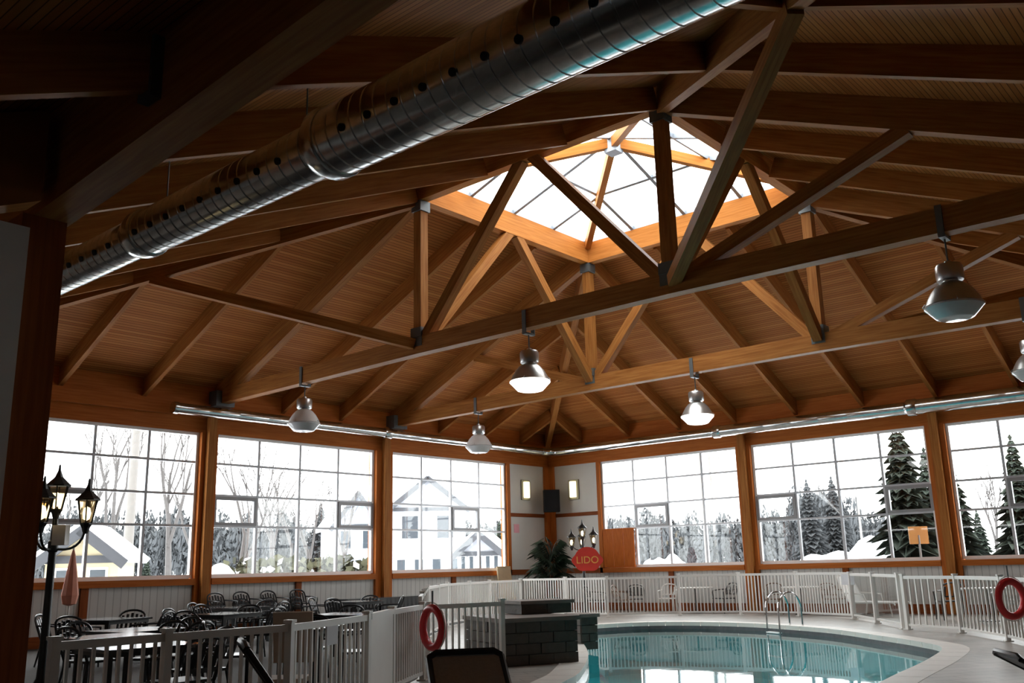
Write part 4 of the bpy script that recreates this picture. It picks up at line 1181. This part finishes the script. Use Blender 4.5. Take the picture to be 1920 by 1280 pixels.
house(172, 33, 2.3, 3, 2.35, .9, 'cream garden hut with thick snow roof behind the lamp post', 'house_cream', .2, 1, 2, name='garden_hut')

def bare_tree(px, depth, H, label, seed, spread=.5):
    rnd = random.Random(seed); g0 = ray_at(px, 1066, depth); c = Vector((g0.x, g0.y, -.1))
    t = thing('bare_tree', tuple(c), label, 'tree', 'bare winter trees')
    tr, br = MB(), MB()
    def grow(p, d, ln, r, lvl):
        q = p+d*ln
        m = (p+q)/2+Vector((rnd.uniform(-1, 1), rnd.uniform(-1, 1), 0))*ln*.04
        (tr if lvl == 0 else br).tube([p, m, q], [r, r*.85, r*.62], 5 if lvl < 2 else 3, cap=False)
        if lvl >= 4: return
        for k in range(3 if lvl < 3 else 2):
            a = rnd.uniform(0, 2*PI); sp = rnd.uniform(.3, .75)*spread*1.5
            dd = (d+Vector((math.cos(a), math.sin(a), 0))*sp+Vector((0, 0, .25))).normalized()
            grow(p.lerp(q, rnd.uniform(.55, 1.0)), dd, ln*rnd.uniform(.6, .8), r*.55, lvl+1)
    grow(c, Vector((rnd.uniform(-.06, .06), rnd.uniform(-.06, .06), 1)).normalized(), H*.36, H*.014, 0)
    tr.build('trunk', 'bark', t); br.build('branches', 'bark', t)
for i, (px, dep, H, lab) in enumerate(((135, 52, 12, 'bare tree above the garden hut, close to the column'), (205, 46, 13, 'bare tree just before the utility pole'), (318, 44, 13, 'bare tree in the pane beside the first post'),
        (350, 60, 13, 'farther bare tree beside the first post'), (455, 42, 10, 'bare tree in the first panes of the second window'), (505, 50, 11, 'bare tree in the second pane column of the second window'),
        (585, 46, 8, 'leaning bare tree in front of the blue house'), (545, 70, 11, 'farther bare tree in the middle of the second window'), (1880, 40, 7, 'bare tree in the window at the right picture edge'), (640, 56, 10, 'bare tree before the blue house gable'))):
    bare_tree(px, dep, H, lab, 40+i)

def pole(px, depth, H, label, r=.16, arms=True):
    g0 = ray_at(px, 1066, depth); c = Vector((g0.x, g0.y, -.1)); t = thing('utility_pole', tuple(c), label, 'pole', 'utility poles outside')
    MB().tube([c, c+Vector((0, 0, H))], [r, r*.75], 10).build('shaft', 'pole_grey', t, True)
    if arms:
        u = Vector((R2.x, R2.y, 0)).normalized(); MB().beam(c-u*1.1+Vector((0, 0, H-.6)), c+u*1.1+Vector((0, 0, H-.6)), .12, .12).build('cross_arm', 'pole_grey', t)
        for k in (-1, -.4, .4, 1):
            q = c+u*k+Vector((0, 0, H-.54)); MB().lathe([(.05, 0), (.06, .08), (.02, .16)], 8, tuple(q)).build('insulator', 'white_frame', t)
pole(237, 38, 11, 'thick grey utility pole in the first dining-side window', .22)
pole(1328, 60, 14, 'slim utility pole in the first pool-side window', .16)
pole(1345, 95, 13, 'second slim pole beside the first in the pool-side window', .14)
pole(1622, 70, 7, 'short pole above the snow bank', .10, False)

CON = {}
def conifer_mesh(kind, mat):
    rnd = random.Random(5+kind); t = thing('evergreen_tree', (0, 0, 0), '', 'tree')
    MB().tube([(0, 0, 0), (0, 0, 9.6)], [.18, .02], 6).build('trunk', 'bark', t)
    mb = MB(); tiers = 26
    for i in range(tiers):
        u = i/(tiers-1); z = .5+9.0*u; R_ = (2.5*(1-u)**.85+.10)*(1+rnd.uniform(-.14, .14)); nb = 13 if u < .7 else 8; off = rnd.uniform(0, 6)
        for k in range(nb):
            a = off+2*PI*k/nb+rnd.uniform(-.15, .15); L_ = R_*rnd.uniform(.7, 1.12); d = Vector((math.cos(a), math.sin(a), 0)); s_ = Vector((-d.y, d.x, 0))
            b0 = Vector((0, 0, z+.25)); m = d*L_*.55+Vector((0, 0, z+.10-.04*L_)); tip = d*L_+Vector((0, 0, z-.20*L_+rnd.uniform(-.05, .1)))
            wv = .20*L_+.10
            mb.quad([b0, m-s_*wv, tip, m+s_*wv]); mb.quad([b0-Vector((0, 0, .2)), m+s_*wv*.8-Vector((0, 0, .16)), tip-Vector((0, 0, .03)), m-s_*wv*.8-Vector((0, 0, .16))])
            mb.quad([b0, m+Vector((0, 0, .16)), tip, m-Vector((0, 0, .22))])
    mb.build('needles', mat, t)
    return t
def conifer(px, depth, H, label, kind, mat, group, z0=-.1):
    g0 = ray_at(px, 1066, depth); key = (kind, mat); s_ = H/9.7
    if key not in CON:
        o = conifer_mesh(kind, mat); CON[key] = o; o.location = (g0.x, g0.y, z0); o.scale = (s_, s_, s_); o['label'] = label; o['group'] = group; return
    o = dup(CON[key], (g0.x, g0.y, z0), random.uniform(0, 6), label, group, s_)
GE = 'evergreens near the building'
conifer(1712, 31, 6.6, 'tall dark evergreen standing just before the right post, behind the orange sign', 1, 'evergreen', GE)
conifer(1760, 33, 5.6, 'evergreen half hidden by the right timber post', 1, 'evergreen', GE)
conifer(1806, 32, 5.0, 'evergreen directly right of the right timber post', 1, 'evergreen', GE)
conifer(1845, 34, 3.4, 'low evergreen in the last window', 1, 'evergreen', GE)
conifer(1930, 30, 5.6, 'evergreen at the very edge of the last window', 1, 'evergreen', GE)
conifer(275, 40, 2.6, 'small snowy evergreen beside the utility pole', 1, 'evergreen', GE)
conifer(938, 75, 5.5, 'dark evergreen beside the garage and the corner bay', 1, 'evergreen', GE)
TL = 'distant tree line'
BT = {}
def bushy(px, depth, H, Wd, label, kind):
    g0 = ray_at(px, 1066, depth)
    if kind not in BT:
        rnd = random.Random(90+kind); t = thing('distant_tree', (0, 0, 0), '', 'tree')
        MB().tube([(0, 0, 0), (0, 0, .7)], [.02, .008], 5).build('trunk', 'bark', t)
        mb = MB()
        lob = [(rnd.uniform(-.25, .25), rnd.uniform(-.25, .25), rnd.uniform(.25, .78), rnd.uniform(.16, .30)) for _ in range(9)]+[(0, 0, .5, .3), (0, 0, .22, .3)]
        for (a, b, c_, r_) in lob:
            for k in range(110):
                d = Vector((rnd.gauss(0, 1), rnd.gauss(0, 1), rnd.gauss(0, 1))).normalized(); q = Vector((a, b, c_))+d*r_*rnd.uniform(.6, 1.0)
                if q.z < .02: q.z = .02
                e1 = d.orthogonal().normalized()*.038; e2 = d.cross(e1).normalized()*.03; e1 = e1+Vector((0, 0, rnd.uniform(-.03, .05)))
                mb.quad([q-e1, q+e2, q+e1*1.3, q-e2])
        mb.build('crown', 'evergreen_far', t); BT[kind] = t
        o = t; o.location = (g0.x, g0.y, -.1); o['label'] = label; o['group'] = TL
    else:
        o = dup(BT[kind], (g0.x, g0.y, -.1), random.uniform(0, 6), label, TL)
    o.scale = (Wd, Wd, H)
lr_, ll_ = 'grey green tree of the distant line beyond the pool-side windows', 'grey tree of the distant line beyond the dining-side windows'
i = 0; px = 1126
while px < 1700:
    H = 7.3 if px < 1280 else 6.6 if px < 1395 else 7.2 if px < 1480 else 9.2 if px < 1590 else 7.0
    bushy(px, 95+(i % 3)*9, H*(1+.09*(i % 3))*random.uniform(.86, 1.08), random.uniform(3.6, 5.0), lr_, i % 3)
    px += random.uniform(18, 26); i += 1
for k, (px, H) in enumerate(((872, 6.3), (893, 7.2), (915, 6.6), (938, 7.6), (957, 7.0))):
    bushy(px, 100+4*(k % 2), H, 5.0, 'grey tree of the distant clump behind the garage roof', k % 3)
px = 70
while px < 720:
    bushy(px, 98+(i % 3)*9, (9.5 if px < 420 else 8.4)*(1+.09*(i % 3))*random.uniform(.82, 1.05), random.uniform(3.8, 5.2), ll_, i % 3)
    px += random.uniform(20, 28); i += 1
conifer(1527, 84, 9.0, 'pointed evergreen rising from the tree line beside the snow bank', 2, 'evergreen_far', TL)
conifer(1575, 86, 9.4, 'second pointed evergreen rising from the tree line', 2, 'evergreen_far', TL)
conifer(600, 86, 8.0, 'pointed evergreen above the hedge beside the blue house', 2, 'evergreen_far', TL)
# clipped hedge
hg = ray_at(575, 1066, 40); h0, h1 = ray_at(440, 1066, 38), ray_at(705, 1066, 38)
hd = thing('hedge', ((h0.x+h1.x)/2, (h0.y+h1.y)/2, -.1), 'low olive hedge with snow patches below the second window', 'hedge')
mb = MB(); mb2 = MB(); rnd = random.Random(3)
for i in range(2200):
    u = rnd.random(); p = h0.lerp(h1, u); z = rnd.uniform(0, 2.3-.3*abs(math.sin(u*9))); off = Vector((rnd.uniform(-.6, .6), rnd.uniform(-.6, .6), 0))
    q = Vector((p.x, p.y, z))+off; a = Vector((rnd.uniform(-1, 1), rnd.uniform(-1, 1), rnd.uniform(-.4, 1))).normalized()*.22; b = a.cross(Vector((rnd.uniform(-1, 1), rnd.uniform(-1, 1), .3))).normalized()*.14
    (mb if rnd.random() < .96 else mb2).quad([q-a, q+b, q+a, q-b])
mb.build('foliage', 'hedge_green', hd); mb2.build('snow_patch', 'snow', hd)

def snow_bank(px0, px1, depth, H, label, seed, skew=.5):
    rnd = random.Random(seed); A, B = ray_at(px0, 1066, depth), ray_at(px1, 1066, depth); u = Vector((B.x-A.x, B.y-A.y, 0)); ln = u.length; u.normalize(); v = Vector((-u.y, u.x, 0))
    nx, ny = 36, 10; mb = MB(); V = {}
    for i in range(nx+1):
        for j in range(ny+1):
            s_, t_ = i/nx, j/ny
            env = (math.sin(PI*min(1, s_/(2*skew)) if s_ < skew else PI*(.5+.5*(s_-skew)/(1-skew))))*math.sin(PI*t_)**.7
            z = H*max(0, env)*(1+.10*math.sin(s_*17+seed)+.05*math.sin(s_*41))-.12
            p = Vector((A.x, A.y, 0))+u*ln*s_+v*(t_-.5)*7; V[i, j] = (p.x, p.y, z)
    for i in range(nx):
        for j in range(ny): mb.quad([V[i, j], V[i+1, j], V[i+1, j+1], V[i, j+1]])
    o = mb.build('snow_bank', 'snow', smooth=True, base=((A.x+B.x)/2, (A.y+B.y)/2, 0)); tag(o, label, 'snow bank', 'ploughed snow banks')
snow_bank(1390, 1760, 42, 2.55, 'long snow bank rising to the right in the middle pool-side window', 2, .72)
snow_bank(1180, 1345, 56, 2.3, 'low rounded snow bank in the first pool-side window', 5, .35)
snow_bank(380, 480, 30, 1.95, 'smooth snow bank at the start of the second dining-side window', 9, .4)
so = ray_at(1722, 1003, 29.5); sgn_ = thing('orange_sign', (so.x, so.y, -.1), 'orange square sign on a post in front of the tall evergreen', 'sign')
MB().obox(tuple(so), .60, .04, .54, math.atan2(R2.y, R2.x)).build('sign_plate', 'orange_sign', sgn_)
MB().tube([(so.x, so.y, -.1), (so.x, so.y, so.z)], .035, 8).build('sign_post', 'pole_grey', sgn_)

for o in bpy.data.objects:
    if '_o' in o: del o['_o']
